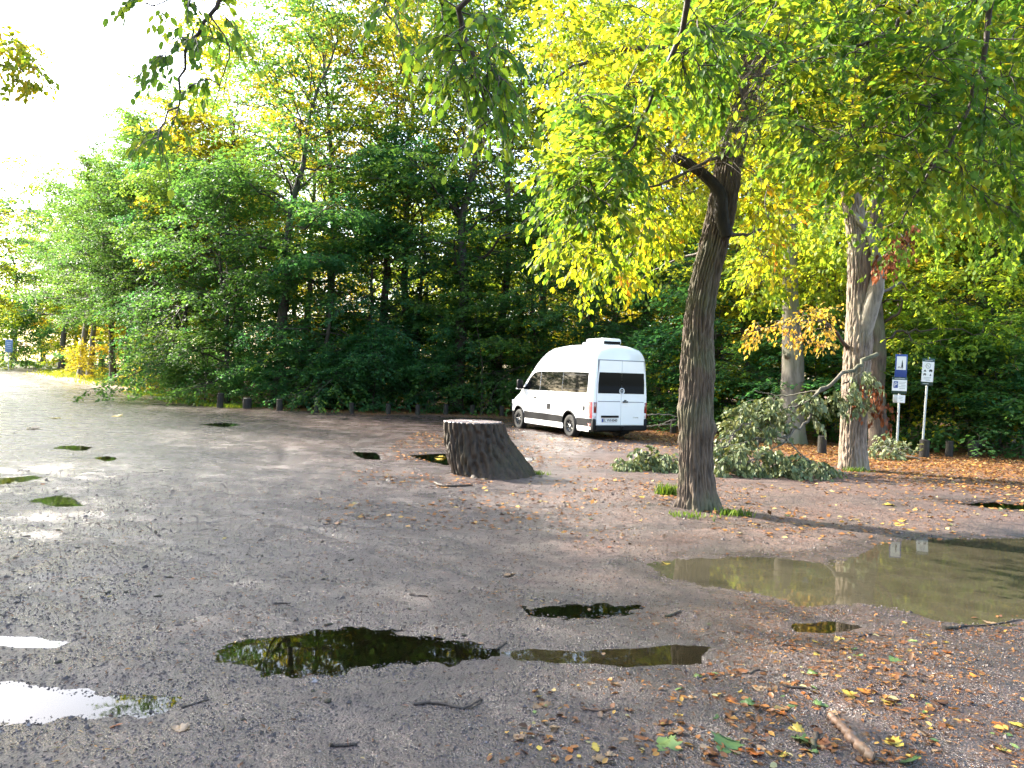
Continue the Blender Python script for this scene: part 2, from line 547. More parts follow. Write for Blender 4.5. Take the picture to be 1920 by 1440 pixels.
wet = np.maximum(wet, 0.95 * (1 - sstep(5.5, 8.5, Y)))  # near gravel is wet; raised further to paint in shade the beech doesn't cast
wet *= 1 - 0.85 * sstep(-3, 0, dE)
pw = np.zeros_like(X)
for P in PUDW:
    lo = P.min(0) - 0.9; hi = P.max(0) + 0.9
    m = (X > lo[0]) & (X < hi[0]) & (Y > lo[1]) & (Y < hi[1])
    if m.any():
        pw[m] = np.maximum(pw[m], sstep(-0.85, -0.10, poly_sd(P, X[m], Y[m]) + .5 * (fbm(X[m] * 2, Y[m] * 2, 66, 3) - .5)))
wet = np.maximum(wet, pw)
wet = np.clip(wet + rut(X, Y) * 24 * (1 - litter), 0, 1)
masks = np.stack([litter, grass, wet, np.ones_like(wet)], -1)

mg, nt, b, o = mat('wet_gravel')
tc = N(nt, 'ShaderNodeTexCoord')
at_ = N(nt, 'ShaderNodeAttribute', attribute_name='masks')
sep = N(nt, 'ShaderNodeSeparateColor')
nt.links.new(at_.outputs['Color'], sep.inputs[0])


def noise(scale, detail=4.0, rough=0.55, kind='ShaderNodeTexNoise'):
    n = N(nt, kind, i_Scale=scale)
    if kind == 'ShaderNodeTexNoise':
        n.inputs['Detail'].default_value = detail; n.inputs['Roughness'].default_value = rough
    nt.links.new(tc.outputs['Object'], n.inputs['Vector'])
    return n


def mixc(fac, a, b_, blend='MIX'):
    mx = N(nt, 'ShaderNodeMix', data_type='RGBA', blend_type=blend)
    for s, v in (('Factor', fac), ('A', a), ('B', b_)):
        if isinstance(v, (int, float)): mx.inputs[s].default_value = v
        elif isinstance(v, tuple): mx.inputs[s].default_value = (*v, 1)
        else: nt.links.new(v, mx.inputs[s])
    return mx.outputs['Result']


n_big = noise(0.7, 5); n_mid = noise(6.0, 5); n_grit = noise(85.0, 3, 0.7)
vor = noise(70.0, kind='ShaderNodeTexVoronoi')
c1 = ramp(nt, [(0.30, (0.072, 0.052, 0.046)), (0.70, (0.185, 0.125, 0.104))])
nt.links.new(n_big.outputs[0], c1.inputs[0])
c2 = ramp(nt, [(0.34, (0.28, 0.26, 0.25)), (0.52, (0.92, 0.90, 0.88)), (0.70, (1.7, 1.6, 1.52))])
nt.links.new(n_grit.outputs[0], c2.inputs[0])
grav = mixc(1.0, c1.outputs[0], c2.outputs[0], 'MULTIPLY')
vcell = noise(62.0, kind='ShaderNodeTexVoronoi')
vsep = N(nt, 'ShaderNodeSeparateColor')
nt.links.new(vcell.outputs['Color'], vsep.inputs[0])
c2c = ramp(nt, [(0.0, (0.42, 0.40, 0.40)), (0.6, (0.95, 0.93, 0.92)), (0.93, (1.35, 1.30, 1.28)), (1.0, (2.1, 2.0, 1.95))])
nt.links.new(vsep.outputs[0], c2c.inputs[0])
grav = mixc(1.0, grav, c2c.outputs[0], 'MULTIPLY')
c2b = ramp(nt, [(0.3, (0.62, 0.60, 0.60)), (0.7, (1.12, 1.08, 1.05))])
nt.links.new(n_mid.outputs[0], c2b.inputs[0])
grav = mixc(1.0, grav, c2b.outputs[0], 'MULTIPLY')
wetc = mixc(1.0, grav, (0.46, 0.47, 0.53), 'MULTIPLY')
grav = mixc(sep.outputs[2], grav, wetc)
n_lit = noise(22.0, 6, 0.7)
c3 = ramp(nt, [(0.30, (0.045, 0.026, 0.016)), (0.48, (0.15, 0.072, 0.034)), (0.62, (0.27, 0.13, 0.05)), (0.75, (0.38, 0.22, 0.07))])
nt.links.new(n_lit.outputs[0], c3.inputs[0])
lm = N(nt, 'ShaderNodeMath', operation='MULTIPLY_ADD', i_1=1.5, i_2=-0.75)
nt.links.new(n_mid.outputs[0], lm.inputs[0])
la = N(nt, 'ShaderNodeMath', operation='ADD', use_clamp=True)
nt.links.new(lm.outputs[0], la.inputs[0]); nt.links.new(sep.outputs[0], la.inputs[1])
lmul = N(nt, 'ShaderNodeMath', operation='MULTIPLY')
nt.links.new(la.outputs[0], lmul.inputs[0]); nt.links.new(sep.outputs[0], lmul.inputs[1])
colr = mixc(lmul.outputs[0], grav, c3.outputs[0])
c4 = ramp(nt, [(0.3, (0.05, 0.09, 0.015)), (0.7, (0.14, 0.19, 0.03))])
nt.links.new(n_lit.outputs[0], c4.inputs[0])
colr = mixc(sep.outputs[1], colr, c4.outputs[0])
nt.links.new(colr, b.inputs['Base Color'])
# wet ground is glossier, in uneven patches
n_w = noise(1.7, 5, 0.6)
wv = N(nt, 'ShaderNodeMath', operation='MULTIPLY_ADD', i_1=1.9, i_2=-0.95)
nt.links.new(n_w.outputs[0], wv.inputs[0])
wa = N(nt, 'ShaderNodeMath', operation='ADD', use_clamp=True)
nt.links.new(wv.outputs[0], wa.inputs[0]); nt.links.new(sep.outputs[2], wa.inputs[1])
rr = N(nt, 'ShaderNodeMapRange')
rr.inputs['To Min'].default_value = 0.85; rr.inputs['To Max'].default_value = 0.25
nt.links.new(wa.outputs[0], rr.inputs['Value'])
nt.links.new(rr.outputs[0], b.inputs['Roughness'])
sp = N(nt, 'ShaderNodeMapRange')
sp.inputs['To Min'].default_value = 0.2; sp.inputs['To Max'].default_value = 1.0
nt.links.new(wa.outputs[0], sp.inputs['Value'])
nt.links.new(sp.outputs[0], b.inputs['Specular IOR Level'])
hm = N(nt, 'ShaderNodeMath', operation='MULTIPLY_ADD', i_1=0.5)
nt.links.new(vor.outputs['Distance'], hm.inputs[0]); nt.links.new(n_grit.outputs[0], hm.inputs[2])
bp = N(nt, 'ShaderNodeBump', i_Strength=0.9, i_Distance=0.012)
nt.links.new(hm.outputs[0], bp.inputs['Height'])
bp2 = N(nt, 'ShaderNodeBump', i_Strength=0.2, i_Distance=0.02)
nt.links.new(n_mid.outputs[0], bp2.inputs['Height']); nt.links.new(bp.outputs[0], bp2.inputs['Normal'])
nt.links.new(bp2.outputs[0], b.inputs['Normal'])
ground = link('ground', mesh_np('ground', np.stack([X, Y, Z], -1), GF, [mg], True, {'masks': masks}))
tag(ground, 'wet reddish brown gravel of the car park with leaf litter towards the wood', None, None, 'structure')


def watermat(name, kind):
    m, nt, b, o = mat(name)
    tc = N(nt, 'ShaderNodeTexCoord')
    nz = N(nt, 'ShaderNodeTexNoise', i_Scale=3.0, i_Detail=2.0)
    nt.links.new(tc.outputs['Object'], nz.inputs['Vector'])
    bp = N(nt, 'ShaderNodeBump', i_Strength=0.035, i_Distance=0.02)
    nt.links.new(nz.outputs[0], bp.inputs['Height'])
    if kind == 'murky':
        r = ramp(nt, [(0.3, (0.044, 0.039, 0.025)), (0.7, (0.066, 0.058, 0.038))])
        nt.links.new(nz.outputs[0], r.inputs[0])
        nt.links.new(r.outputs[0], b.inputs['Base Color'])
        b.inputs['Roughness'].default_value = 0.03
        b.inputs['IOR'].default_value = 1.33
        nt.links.new(bp.outputs[0], b.inputs['Normal'])
        tr = N(nt, 'ShaderNodeBsdfTransparent')
        tr.inputs[0].default_value = (0.55, 0.5, 0.36, 1)
        mx = N(nt, 'ShaderNodeMixShader')
        mx.inputs[0].default_value = 0.22
        nt.links.new(b.outputs[0], mx.inputs[1]); nt.links.new(tr.outputs[0], mx.inputs[2])
        nt.links.new(mx.outputs[0], o.inputs['Surface'])
        return m
    fr = N(nt, 'ShaderNodeFresnel', i_IOR=1.33)
    nt.links.new(bp.outputs[0], fr.inputs['Normal'])
    gl = N(nt, 'ShaderNodeBsdfGlossy', i_Roughness=0.02)
    nt.links.new(bp.outputs[0], gl.inputs['Normal'])
    tr = N(nt, 'ShaderNodeBsdfTransparent')
    tr.inputs[0].default_value = (0.30, 0.28, 0.17, 1) if kind == 'clear' else (0.88, 0.80, 0.55, 1)
    mx = N(nt, 'ShaderNodeMixShader')
    nt.links.new(fr.outputs[0], mx.inputs[0]); nt.links.new(tr.outputs[0], mx.inputs[1]); nt.links.new(gl.outputs[0], mx.inputs[2])
    nt.links.new(mx.outputs[0], o.inputs['Surface'])
    return m


WATER = {k: watermat('water_' + k, k) for k in ('murky', 'clear', 'shallow')}
for (k, px, lab), P in zip(PUD, PUDW):
    c = P.mean(0)
    out = []
    n = len(P)
    for i in range(n):        # push the outline out a little: the bank hides its rim
        a, q, bb = P[i - 1], P[i], P[(i + 1) % n]
        t = nrm((bb - a)[None])[0]
        nn = np.array([t[1], -t[0]])
        if poly_sd(P, np.array([q[0] + nn[0] * .02]), np.array([q[1] + nn[1] * .02]))[0] > 0: nn = -nn
        out.append(q + nn * 0.16)
    out = np.array(out)
    me = bpy.data.meshes.new('puddle')
    z = PUD_Z + float(macro(c[0], c[1]))
    if k == 'shallow': z -= 0.006
    me.from_pydata([(p[0] - c[0], p[1] - c[1], 0) for p in out], [], [list(range(n))])
    if me.polygons[0].normal.z < 0:
        me.flip_normals()
    me.materials.append(WATER[k])
    tag(link('puddle', me, None, (c[0], c[1], z)), lab, None, None, 'structure')

# =====================================================================  trees
def gen_tree(seed, H, cb, R, nl, ns, nt_, nlf, leaf, e0=5, e1=55, droop=0.25, shape='edge', r0=0.22, flat=0.5, kind='kite'):
    """trunk + limbs mesh and leaf mesh of one tree, base at the origin"""
    g = np.random.default_rng(seed)
    wood = MB()
    n = 16
    tz = np.linspace(0, 0.90 * H, n)
    wob = np.cumsum(g.normal(0, 0.016 * H, (n, 2)), 0) * np.linspace(0, 1, n)[:, None]
    T = np.column_stack([wob, tz])
    tr = r0 * (1 - 0.95 * (tz / (0.90 * H)) ** 0.8)
    tr[0] *= 1.45; 
    Tp = T.copy(); Tp[0, 2] = -0.35
    wood.tubes(np.insert(Tp, 1, T[0] + [0, 0, 0.35], 0), np.insert(tr, 1, r0 * 1.08), 12)
    k = (np.arange(nl) + g.random(nl)) / nl
    zt = cb + (0.88 * H - cb) * k ** 0.85
    if shape == 'edge':
        pr = np.sqrt(np.maximum(0.05, 1 - ((k - 0.36) / 0.70) ** 2))
    elif shape == 'tall':
        pr = np.sqrt(np.maximum(0.05, 1 - ((k - 0.48) / 0.60) ** 2))
    else:
        pr = 0.35 + 0.85 * np.sin(np.pi * (0.12 + 0.75 * k)) - 0.2 * k ** 3
    L = R * pr * g.uniform(0.72, 1.18, nl)
    az = np.arange(nl) * 2.39996 + g.normal(0, 0.5, nl)
    el = np.radians(e0 + (e1 - e0) * k + g.normal(0, 14, nl))
    base = np.column_stack([np.interp(zt, tz, T[:, 0]), np.interp(zt, tz, T[:, 1]), zt])
    s = np.linspace(0, 1, 8)
    hd = np.column_stack([np.cos(az), np.sin(az)])
    P = np.zeros((nl, 8, 3))
    P[:, :, :2] = base[:, None, :2] + (L * np.cos(el))[:, None, None] * hd[:, None] * s[None, :, None]
    P[:, :, 2] = base[:, 2:3] + L[:, None] * (np.sin(el)[:, None] * s - droop * s ** 2)
    P[:, 1:] += np.cumsum(g.normal(0, 1, (nl, 7, 3)), 1) * (0.030 * L)[:, None, None]
    lr = np.interp(zt, tz, tr) * 0.42
    wood.tubes(P, lr[:, None] * (1 - 0.85 * s)[None], 5)
    # sub-branches
    li = np.repeat(np.arange(nl), ns); B = len(li)
    ss = np.clip(0.18 + 0.82 * (np.tile(np.arange(ns), nl) + g.random(B)) / ns, 0, 1)
    fi = ss * 7; i0 = np.minimum(fi.astype(int), 6); ft = (fi - i0)[:, None]
    sb = P[li, i0] * (1 - ft) + P[li, i0 + 1] * ft
    sd = nrm(P[li, i0 + 1] - P[li, i0])
    sgn = np.where(np.arange(B) % 2 == 0, 1, -1)
    sd = rotz(sd, sgn * np.radians(g.uniform(25, 70, B)) * (1 - 0.4 * (ss > 0.93)))
    sd[:, 2] = sd[:, 2] * 0.6 + g.normal(0.02, 0.16, B); sd = nrm(sd)
    sl = L[li] * 0.46 * (1.12 - 0.68 * ss) * g.uniform(0.6, 1.25, B) + 0.25
    s4 = np.linspace(0, 1, 4)
    SP = sb[:, None] + sd[:, None] * (sl[:, None] * s4)[:, :, None]
    SP[:, :, 2] -= (droop * 0.8 * sl)[:, None] * s4 ** 2
    SP[:, 1:] += np.cumsum(g.normal(0, 1, (B, 3, 3)), 1) * (0.04 * sl)[:, None, None]
    wood.tubes(SP, (lr[li] * 0.28 * (1.15 - 0.7 * ss) + 0.006)[:, None] * (1 - 0.75 * s4)[None], 3)
    # twigs
    ti = np.repeat(np.arange(B), nt_); C = len(ti)
    ts = np.clip(0.12 + 0.88 * (np.tile(np.arange(nt_), B) + g.random(C)) / nt_, 0, 1)
    fi = ts * 3; i0 = np.minimum(fi.astype(int), 2); ft = (fi - i0)[:, None]
    tb = SP[ti, i0] * (1 - ft) + SP[ti, i0 + 1] * ft
    td = nrm(SP[ti, i0 + 1] - SP[ti, i0])
    td = rotz(td, np.where(np.arange(C) % 2 == 0, 1, -1) * np.radians(g.uniform(15, 70, C)))
    td[:, 2] = td[:, 2] * 0.5 + g.normal(-0.06, 0.20, C); td = nrm(td)
    tl = leaf * g.uniform(2.6, 5.2, C)
    # leaves
    fi_ = np.repeat(np.arange(C), nlf); D = len(fi_)
    fs = g.random(D)
    lp = tb[fi_] + td[fi_] * (tl[fi_] * fs)[:, None]
    lp[:, 2] -= 0.22 * tl[fi_] * fs ** 2
    ld = rotz(td[fi_], np.where(np.arange(D) % 2 == 0, 1, -1) * np.radians(g.uniform(20, 80, D)))
    ld[:, 2] += g.normal(-0.15, 0.25, D)
    ln = np.column_stack([g.normal(0, flat, D), g.normal(0, flat, D), np.ones(D)])
    lp += g.normal(0, leaf * 0.25, (D, 3))
    lz = leaf * g.uniform(0.65, 1.2, D)
    V, F, kk = leaf_geo(lp, ld, ln, lz, kind)
    rl = 0.5 + 0.5 * np.clip(g.normal(0, 0.42, nl), -1, 1)
    rs = np.clip(g.normal(0.5, 0.22, B), 0, 1)
    rnd = np.clip(0.38 * rl[li[ti[fi_]]] + 0.37 * rs[ti[fi_]] + 0.25 * g.random(D) + 0.10 * (k[li[ti[fi_]]] - 0.5), 0, 1)
    wm = wood.mesh('trunk', [M_BARK_DARK])
    lm_ = mesh_np('crown', V, F, [M_LEAF_MID], True, {'rnd': np.repeat(rnd, kk)})
    return wm, lm_, D


PROTO = {
    'edge1': gen_tree(11, 14.0, 1.1, 5.0, 50, 9, 7, 8, 0.175, e0=2, e1=52, droop=0.34, shape='edge', r0=0.20, flat=0.45),
    'edge2': gen_tree(12, 12.5, 0.8, 5.2, 46, 9, 7, 8, 0.175, e0=6, e1=58, droop=0.36, shape='edge', r0=0.17, flat=0.5),
    'tall1': gen_tree(21, 20.0, 5.0, 5.6, 50, 9, 7, 8, 0.17, e0=12, e1=70, droop=0.22, shape='tall', r0=0.34, flat=0.6),
    'tall2': gen_tree(22, 19.0, 4.0, 5.0, 46, 9, 7, 8, 0.17, e0=20, e1=72, droop=0.18, shape='tall', r0=0.30, flat=0.6),
    'airy': gen_tree(23, 20.0, 6.0, 5.6, 38, 8, 6, 8, 0.165, e0=25, e1=68, droop=0.12, shape='tall', r0=0.27, flat=0.7),
    'round': gen_tree(31, 15.0, 3.4, 6.0, 40, 9, 6, 9, 0.22, e0=10, e1=60, droop=0.22, shape='round', r0=0.28, flat=0.6),
    'sapling': gen_tree(41, 5.0, 0.5, 2.3, 26, 7, 5, 9, 0.14, e0=5, e1=55, droop=0.28, shape='edge', r0=0.045, flat=0.45),
    'sapling2': gen_tree(42, 6.5, 1.2, 2.6, 26, 7, 5, 8, 0.14, e0=0, e1=50, droop=0.22, shape='edge', r0=0.06, flat=0.35),
    'bush': gen_tree(51, 2.2, 0.15, 1.6, 22, 6, 5, 8, 0.12, e0=20, e1=70, droop=0.2, shape='round', r0=0.035, flat=0.6),
}
TREES = []


def tree(proto, x, y, label, leafm, rz=None, sc=1.0, sz=None, bark=None, group=None, name='tree', cat='tree', lean=(0, 0)):
    i = len(TREES)
    wm, lm_, _ = PROTO[proto]
    z = hz(x, y) - 0.02
    t = thing(name, label, cat, (x, y, z), (i * 2.399 if rz is None else rz), group)
    t.rotation_euler[0], t.rotation_euler[1] = lean
    t.scale = (sc, sc, sz or sc)
    tw = link('trunk' if cat == 'tree' else 'stem', wm, t)
    tl = link('crown' if cat == 'tree' else 'foliage', lm_, t)
    tl['kind'] = 'stuff'
    for o_, m_ in ((tw, bark), (tl, leafm)):
        if m_ is not None:
            o_.material_slots[0].link = 'OBJECT'
            o_.material_slots[0].material = m_
    TREES.append(t)
    return t


def ux(u, Y):
    return (u - CX) / FPX * Y


D_, MI, YG, YE = M_LEAF_DARK, M_LEAF_MID, M_LEAF_YG, M_LEAF_YEL
G_EDGE = 'leafy trees along the edge of the wood'
front = [  # proto, pixel column of the trunk, distance, leaf material, scale, z-scale, bark, label
    ('edge1', 335, 46, MI, 1.00, 1.05, None, 'low branched green tree at the left end of the wood edge'),
    ('edge2', 425, 41.0, MI, 1.05, 1.05, None, 'green tree sweeping to the ground behind the leftmost bollards'),
    ('tall1', 520, 39.2, MI, 1.05, 1.14, None, 'tall tree with a straight dark trunk left of centre, reaching the top edge'),
    ('edge1', 600, 38.6, D_, 0.85, 0.80, None, 'dense dark tree just right of the tall straight trunk'),
    ('edge2', 690, 40.5, MI, 1.05, 1.05, None, 'dense green tree halfway between the tall straight trunk and the ivy dark trunk'),
    ('edge1', 775, 41.5, D_, 1.00, 1.10, None, 'dark bushy tree just left of the thick dark trunk behind the stump'),
    ('tall2', 855, 39.2, MI, 1.25, 1.30, None, 'thick dark trunked tree standing behind the tree stump'),
    ('sapling2', 905, 37.6, MI, 1.10, 1.00, None, 'young tree with flat green sprays between the stump and the van'),
    ('edge2', 1000, 39.0, MI, 0.95, 0.9, None, 'bushy green tree behind the front of the van'),
    ('edge1', 1115, 35.5, MI, 0.80, 0.75, None, 'spreading green tree behind the roof of the van'),
    ('edge2', 1235, 33.0, MI, 0.75, 0.75, None, 'green tree behind the rear of the van beside the leaning oak'),
    ('sapling2', 1330, 29.5, D_, 1.2, 1.1, None, 'leafy young tree hidden behind the leaning oak trunk'),
    ('edge1', 1405, 30.0, YG, 0.80, 0.80, None, 'green tree in the gap between the two pale trunks and the leaning oak'),
    ('edge2', 1560, 29.0, YG, 0.85, 0.85, None, 'bright green tree seen between the beech trunk and the forked oak'),
    ('edge1', 1740, 28.0, YG, 0.80, 0.85, None, 'sunlit green tree behind the two parking signs'),
    ('edge2', 1835, 25.5, YG, 0.75, 0.75, None, 'green layered tree to the right of the parking signs'),
    ('edge1', 1960, 25.0, MI, 0.85, 0.85, None, 'green tree at the right edge behind the right bollards'),
    ('edge2', 2110, 24.0, D_, 0.85, 0.85, None, 'dark green tree beyond the right edge of the picture'),
]
for (p, u, Yd, lm_, sc, sz, bk, lab) in front:
    tree(p, ux(u, Yd), Yd, lab, lm_, sc=sc, sz=sz, bark=bk, group=G_EDGE)

for (p, u, Yd, lm_, sc, sz, lab) in [
        ('airy', 620, 44, YE, 1.2, 1.30, 'tall yellow green tree right behind the tall straight trunk'),
        ('airy', 705, 43, YG, 1.2, 1.25, 'airy tall tree halfway between the straight trunk and the thick dark trunk'),
        ('airy', 770, 45, YE, 1.2, 1.22, 'tall tree rising left of the thick dark trunk behind the stump'),
        ('airy', 930, 42, YG, 1.2, 1.22, 'airy tall tree with open grey limbs against the sky left of the van'),
        ('airy', 1015, 45, YG, 1.2, 1.30, 'tall tree rising straight behind the front of the van'),
        ('tall1', 1100, 43, YG, 1.15, 1.22, 'tall tree rising behind the roof of the van'),
        ('tall2', 1200, 41, YG, 1.1, 1.20, 'tall tree rising behind the rear of the van'),
        ('airy', 1300, 40, YG, 1.1, 1.15, 'airy tall tree behind the leaning oak'),
        ('tall1', 1420, 38, YG, 1.05, 1.1, 'tall tree behind the knotted beech trunk'),
        ('tall2', 1560, 37, MI, 1.05, 1.1, 'tall tree behind the forked oak'),
        ('tall1', 1700, 36, YG, 1.05, 1.05, 'tall tree behind the left parking sign'),
        ('tall2', 1830, 34, MI, 1.05, 1.05, 'tall tree behind the pale thin trunk'),
        ('tall1', 1960, 34, MI, 1.05, 1.05, 'tall tree at the right edge of the wood')]:
    tree(p, ux(u, Yd), Yd, lab, lm_, sc=sc, sz=sz, bark=M_BARK_OAK, group='tall trees behind the edge of the wood')
# the far left, along the track
left = [
    ('tall2', 212, 58, MI, 0.9, 0.88, M_BARK_OAK, 'leaning dark trunked tree by the sunlit grass, right of the pale trunks'),
    ('tall2', 236, 55, MI, 0.8, 0.95, None, 'first of the close dark stems right of the leaning dark trunk'),
    ('tall1', 255, 54, MI, 0.85, 0.92, None, 'second of the close dark stems right of the leaning dark trunk'),
    ('edge1', 325, 50, D_, 0.9, 1.2, None, 'broad green tree between the dark stems and the grass verge'),
    ('tall2', 168, 66, MI, 0.95, 0.95, M_BARK_BEECH, 'tree with a sunlit stem and yellow leaves at its foot beside the track'),
    ('tall1', 152, 67, MI, 0.95, 0.90, M_BARK_GREY, 'pale straight trunked tree at the edge of the sunlit track'),
    ('round', 115, 82, MI, 1.25, 1.38, M_BARK_OAK, 'thick forked tree right of the bright far end of the track'),
    ('round', 80, 108, YG, 1.25, 1.2, M_BARK_OAK, 'hazy yellow green tree over the far end of the track'),
    ('round', 25, 100, MI, 1.4, 1.4, M_BARK_OAK, 'grey green tree left of the far end of the track'),
    ('round', 140, 100, MI, 1.2, 1.2, M_BARK_OAK, 'green tree behind the forked tree'),
    ('round', 190, 92, YG, 1.2, 1.25, M_BARK_OAK, 'yellow green tree behind the pale straight trunk'),
    ('round', 245, 84, YG, 1.25, 1.3, M_BARK_OAK, 'tall yellow green tree behind the leaning dark trunk'),
    ('tall1', 250, 63, MI, 1.05, 0.98, None, 'tall green tree behind the close dark stems'),
    ('tall2', 315, 57, MI, 1.1, 1.03, None, 'tall green tree behind the broad green tree of the left wood edge'),
    ('tall1', 385, 52, MI, 1.1, 1.05, None, 'tall green tree left of the tall straight trunk'),
    ('tall2', 445, 49, YG, 1.2, 1.3, None, 'tall light green tree close left of the tall straight trunk'),
    ('tall1', 310, 68, YG, 1.1, 1.05, None, 'yellow green treetop rising left of the tall straight trunk'),
    ('tall2', 390, 60, YG, 1.1, 1.06, None, 'yellow green treetop nearest the tall straight trunk on its left'),
]
for (p, u, Yd, lm_, sc, sz, bk, lab) in left:
    tree(p, ux(u, Yd), Yd, lab, lm_, sc=sc, sz=sz, bark=bk, group='trees beside the track at far left')
for (p, u, Yd, lm_, sc, sz, lab) in [
        ('bush', 20, 84, MI, 2.1, 2.2, 'green bush behind the blue sign at far left'),
        ('bush', 48, 86, D_, 1.7, 2.2, 'grey green bush beside the bright track, right of the blue sign'),
        ('bush', -20, 80, YG, 2.0, 2.2, 'yellow green bush at the left edge of the picture'),
        ('bush', 148, 64, YE, 1.0, 0.9, 'bright yellow low shoots at the foot of the pale trunk'),
        ('bush', 283, 49, YE, 0.9, 0.9, 'sunlit yellow sapling leaves beside the close dark stems'),
        ('bush', 262, 66, YE, 1.9, 1.3, 'yellow leaves glowing between the leaning dark trunk and the close dark stems'),
        ('bush', 228, 78, YE, 2.4, 1.8, 'yellow thicket behind the leaning dark trunk'),
        ('bush', 185, 84, YG, 2.6, 2.2, 'yellow green thicket between the pale trunk and the leaning dark trunk'),
        ('bush', 100, 98, YE, 2.4, 2.6, 'hazy yellow thicket left of the forked tree'),
        ('bush', 140, 92, YG, 2.6, 2.6, 'green thicket right of the forked tree'),
        ('bush', 300, 60, YG, 2.2, 1.7, 'yellow green thicket behind the left end of the wood edge'),
        ('bush', 70, 125, MI, 2.2, 1.6, 'pale bush closing the far end of the track'),
        ('bush', 5, 110, YG, 3.0, 3.0, 'tall thicket behind the bushes at the left edge'),
        ('bush', 190, 72, D_, 2.2, 0.9, 'long dark low hedge behind the sunlit grass'),
        ('bush', 335, 42, D_, 0.9, 0.7, 'low dark bush at the left end of the wood edge'),
        ('sapling2', 585, 41.5, D_, 1.2, 0.95, 'dark leafy undergrowth tree right of the tall straight trunk'),
        ('sapling', 655, 41.0, D_, 1.5, 1.0, 'dark leafy undergrowth tree behind the fifth bollard'),
        ('sapling2', 735, 42.0, D_, 1.3, 0.95, 'dark leafy undergrowth tree behind the sixth and seventh bollards'),
        ('sapling', 800, 41.5, D_, 1.5, 1.1, 'dark leafy undergrowth tree left of the thick dark trunk'),
        ('sapling2', 895, 42.0, D_, 1.3, 0.95, 'dark leafy undergrowth tree right of the thick dark trunk'),
        ('sapling', 960, 41.0, D_, 1.5, 1.1, 'dark leafy undergrowth tree just left of the front of the van'),
        ('sapling2', 490, 42.5, D_, 1.3, 0.9, 'dark leafy undergrowth tree left of the tall straight trunk'),
        ('sapling', 1180, 36.0, D_, 1.4, 1.0, 'dark leafy undergrowth tree behind the rear of the van'),
        ('bush', 470, 38.5, D_, 0.9, 0.8, 'brownish green bush behind the second bollard from the left'),
        ('bush', 640, 38.2, D_, 1.1, 0.8, 'low dark bush behind the fifth bollard from the left'),
        ('bush', 745, 38.8, D_, 1.2, 0.9, 'low dark green bush behind the bollards left of the stump'),
        ('bush', 815, 37.6, D_, 1.1, 1.1, 'bluish green bush just left of the stump top'),
        ('sapling', 560, 38.0, D_, 0.9, 0.75, 'dark young tree just right of the tall straight trunk'),
        ('sapling', 700, 37.8, D_, 1.0, 0.8, 'dark young tree behind the sixth bollard'),
        ('sapling', 385, 40.5, MI, 1.0, 0.85, 'green young tree left of the leftmost bollard'),
        ('sapling', 1270, 30.5, D_, 1.1, 0.8, 'dark young tree between the van and the leaning oak'),
        ('sapling', 1450, 27, MI, 1.1, 0.8, 'green young tree left of the beech trunk'),
        ('sapling', 1540, 25.5, D_, 1.1, 0.8, 'dark young tree between the beech trunk and the forked oak'),
        ('sapling', 1700, 25, MI, 1.2, 0.8, 'young tree behind the left parking sign'),
        ('sapling', 1790, 23.6, MI, 1.1, 0.75, 'young tree behind the right parking sign'),
        ('sapling', 1880, 22.8, MI, 1.1, 0.75, 'green young tree above the right hand bollards'),
        ('bush', 1920, 21.8, D_, 1.0, 0.8, 'dark bush at the right edge beyond the bollards'),
]:
    tree(p, ux(u, Yd), Yd, lab, lm_, sc=sc, sz=sz, name='bush' if p == 'bush' else 'young_tree', cat='bush' if p == 'bush' else 'tree', group='undergrowth along the edge of the wood')

# the wood behind
g = np.random.default_rng(5)
back = []
for (Y0, u0_, u1_, du, protos) in ((50, 380, 2050, 190, ('airy', 'tall2', 'edge1')), (62, 420, 2050, 165, ('airy', 'round')), (78, 330, 2080, 135, ('round', 'airy')), (96, 300, 2100, 90, ('round',))):
    u = u0_
    while u < u1_:
        uu = u + g.uniform(-30, 30)
        Yd = Y0 + g.uniform(-4.5, 4.5) - (8 if uu > 1300 else 0)
        p = protos[g.integers(len(protos))]
        lmx = [YG, YE][g.integers(2)]
        back.append((p, uu, Yd, lmx, g.uniform(1.0, 1.2), g.uniform(0.95, 1.15)))
        u += du
for (p, u, Yd, lmx, sc, sz) in back:
    tree(p, ux(u, Yd), Yd, 'yellow green tree deep in the wood behind the edge trees', lmx, sc=sc, sz=sz, bark=M_BARK_OAK, group='trees deep in the wood')
for i in range(64):
    Yd = g.uniform(42, 78); u = g.uniform(400, 2000)
    if u > 1300: Yd -= 12
    tree('sapling2' if i % 2 else 'sapling', ux(u, Yd), Yd, 'young understorey tree deep in the shade of the wood', ([D_, MI, YG] if Yd < 52 else [YG, YE, YG])[i % 3], sc=g.uniform(0.9, 1.5), sz=g.uniform(.6, 1.1), name='young_tree', group='young trees deep in the wood')

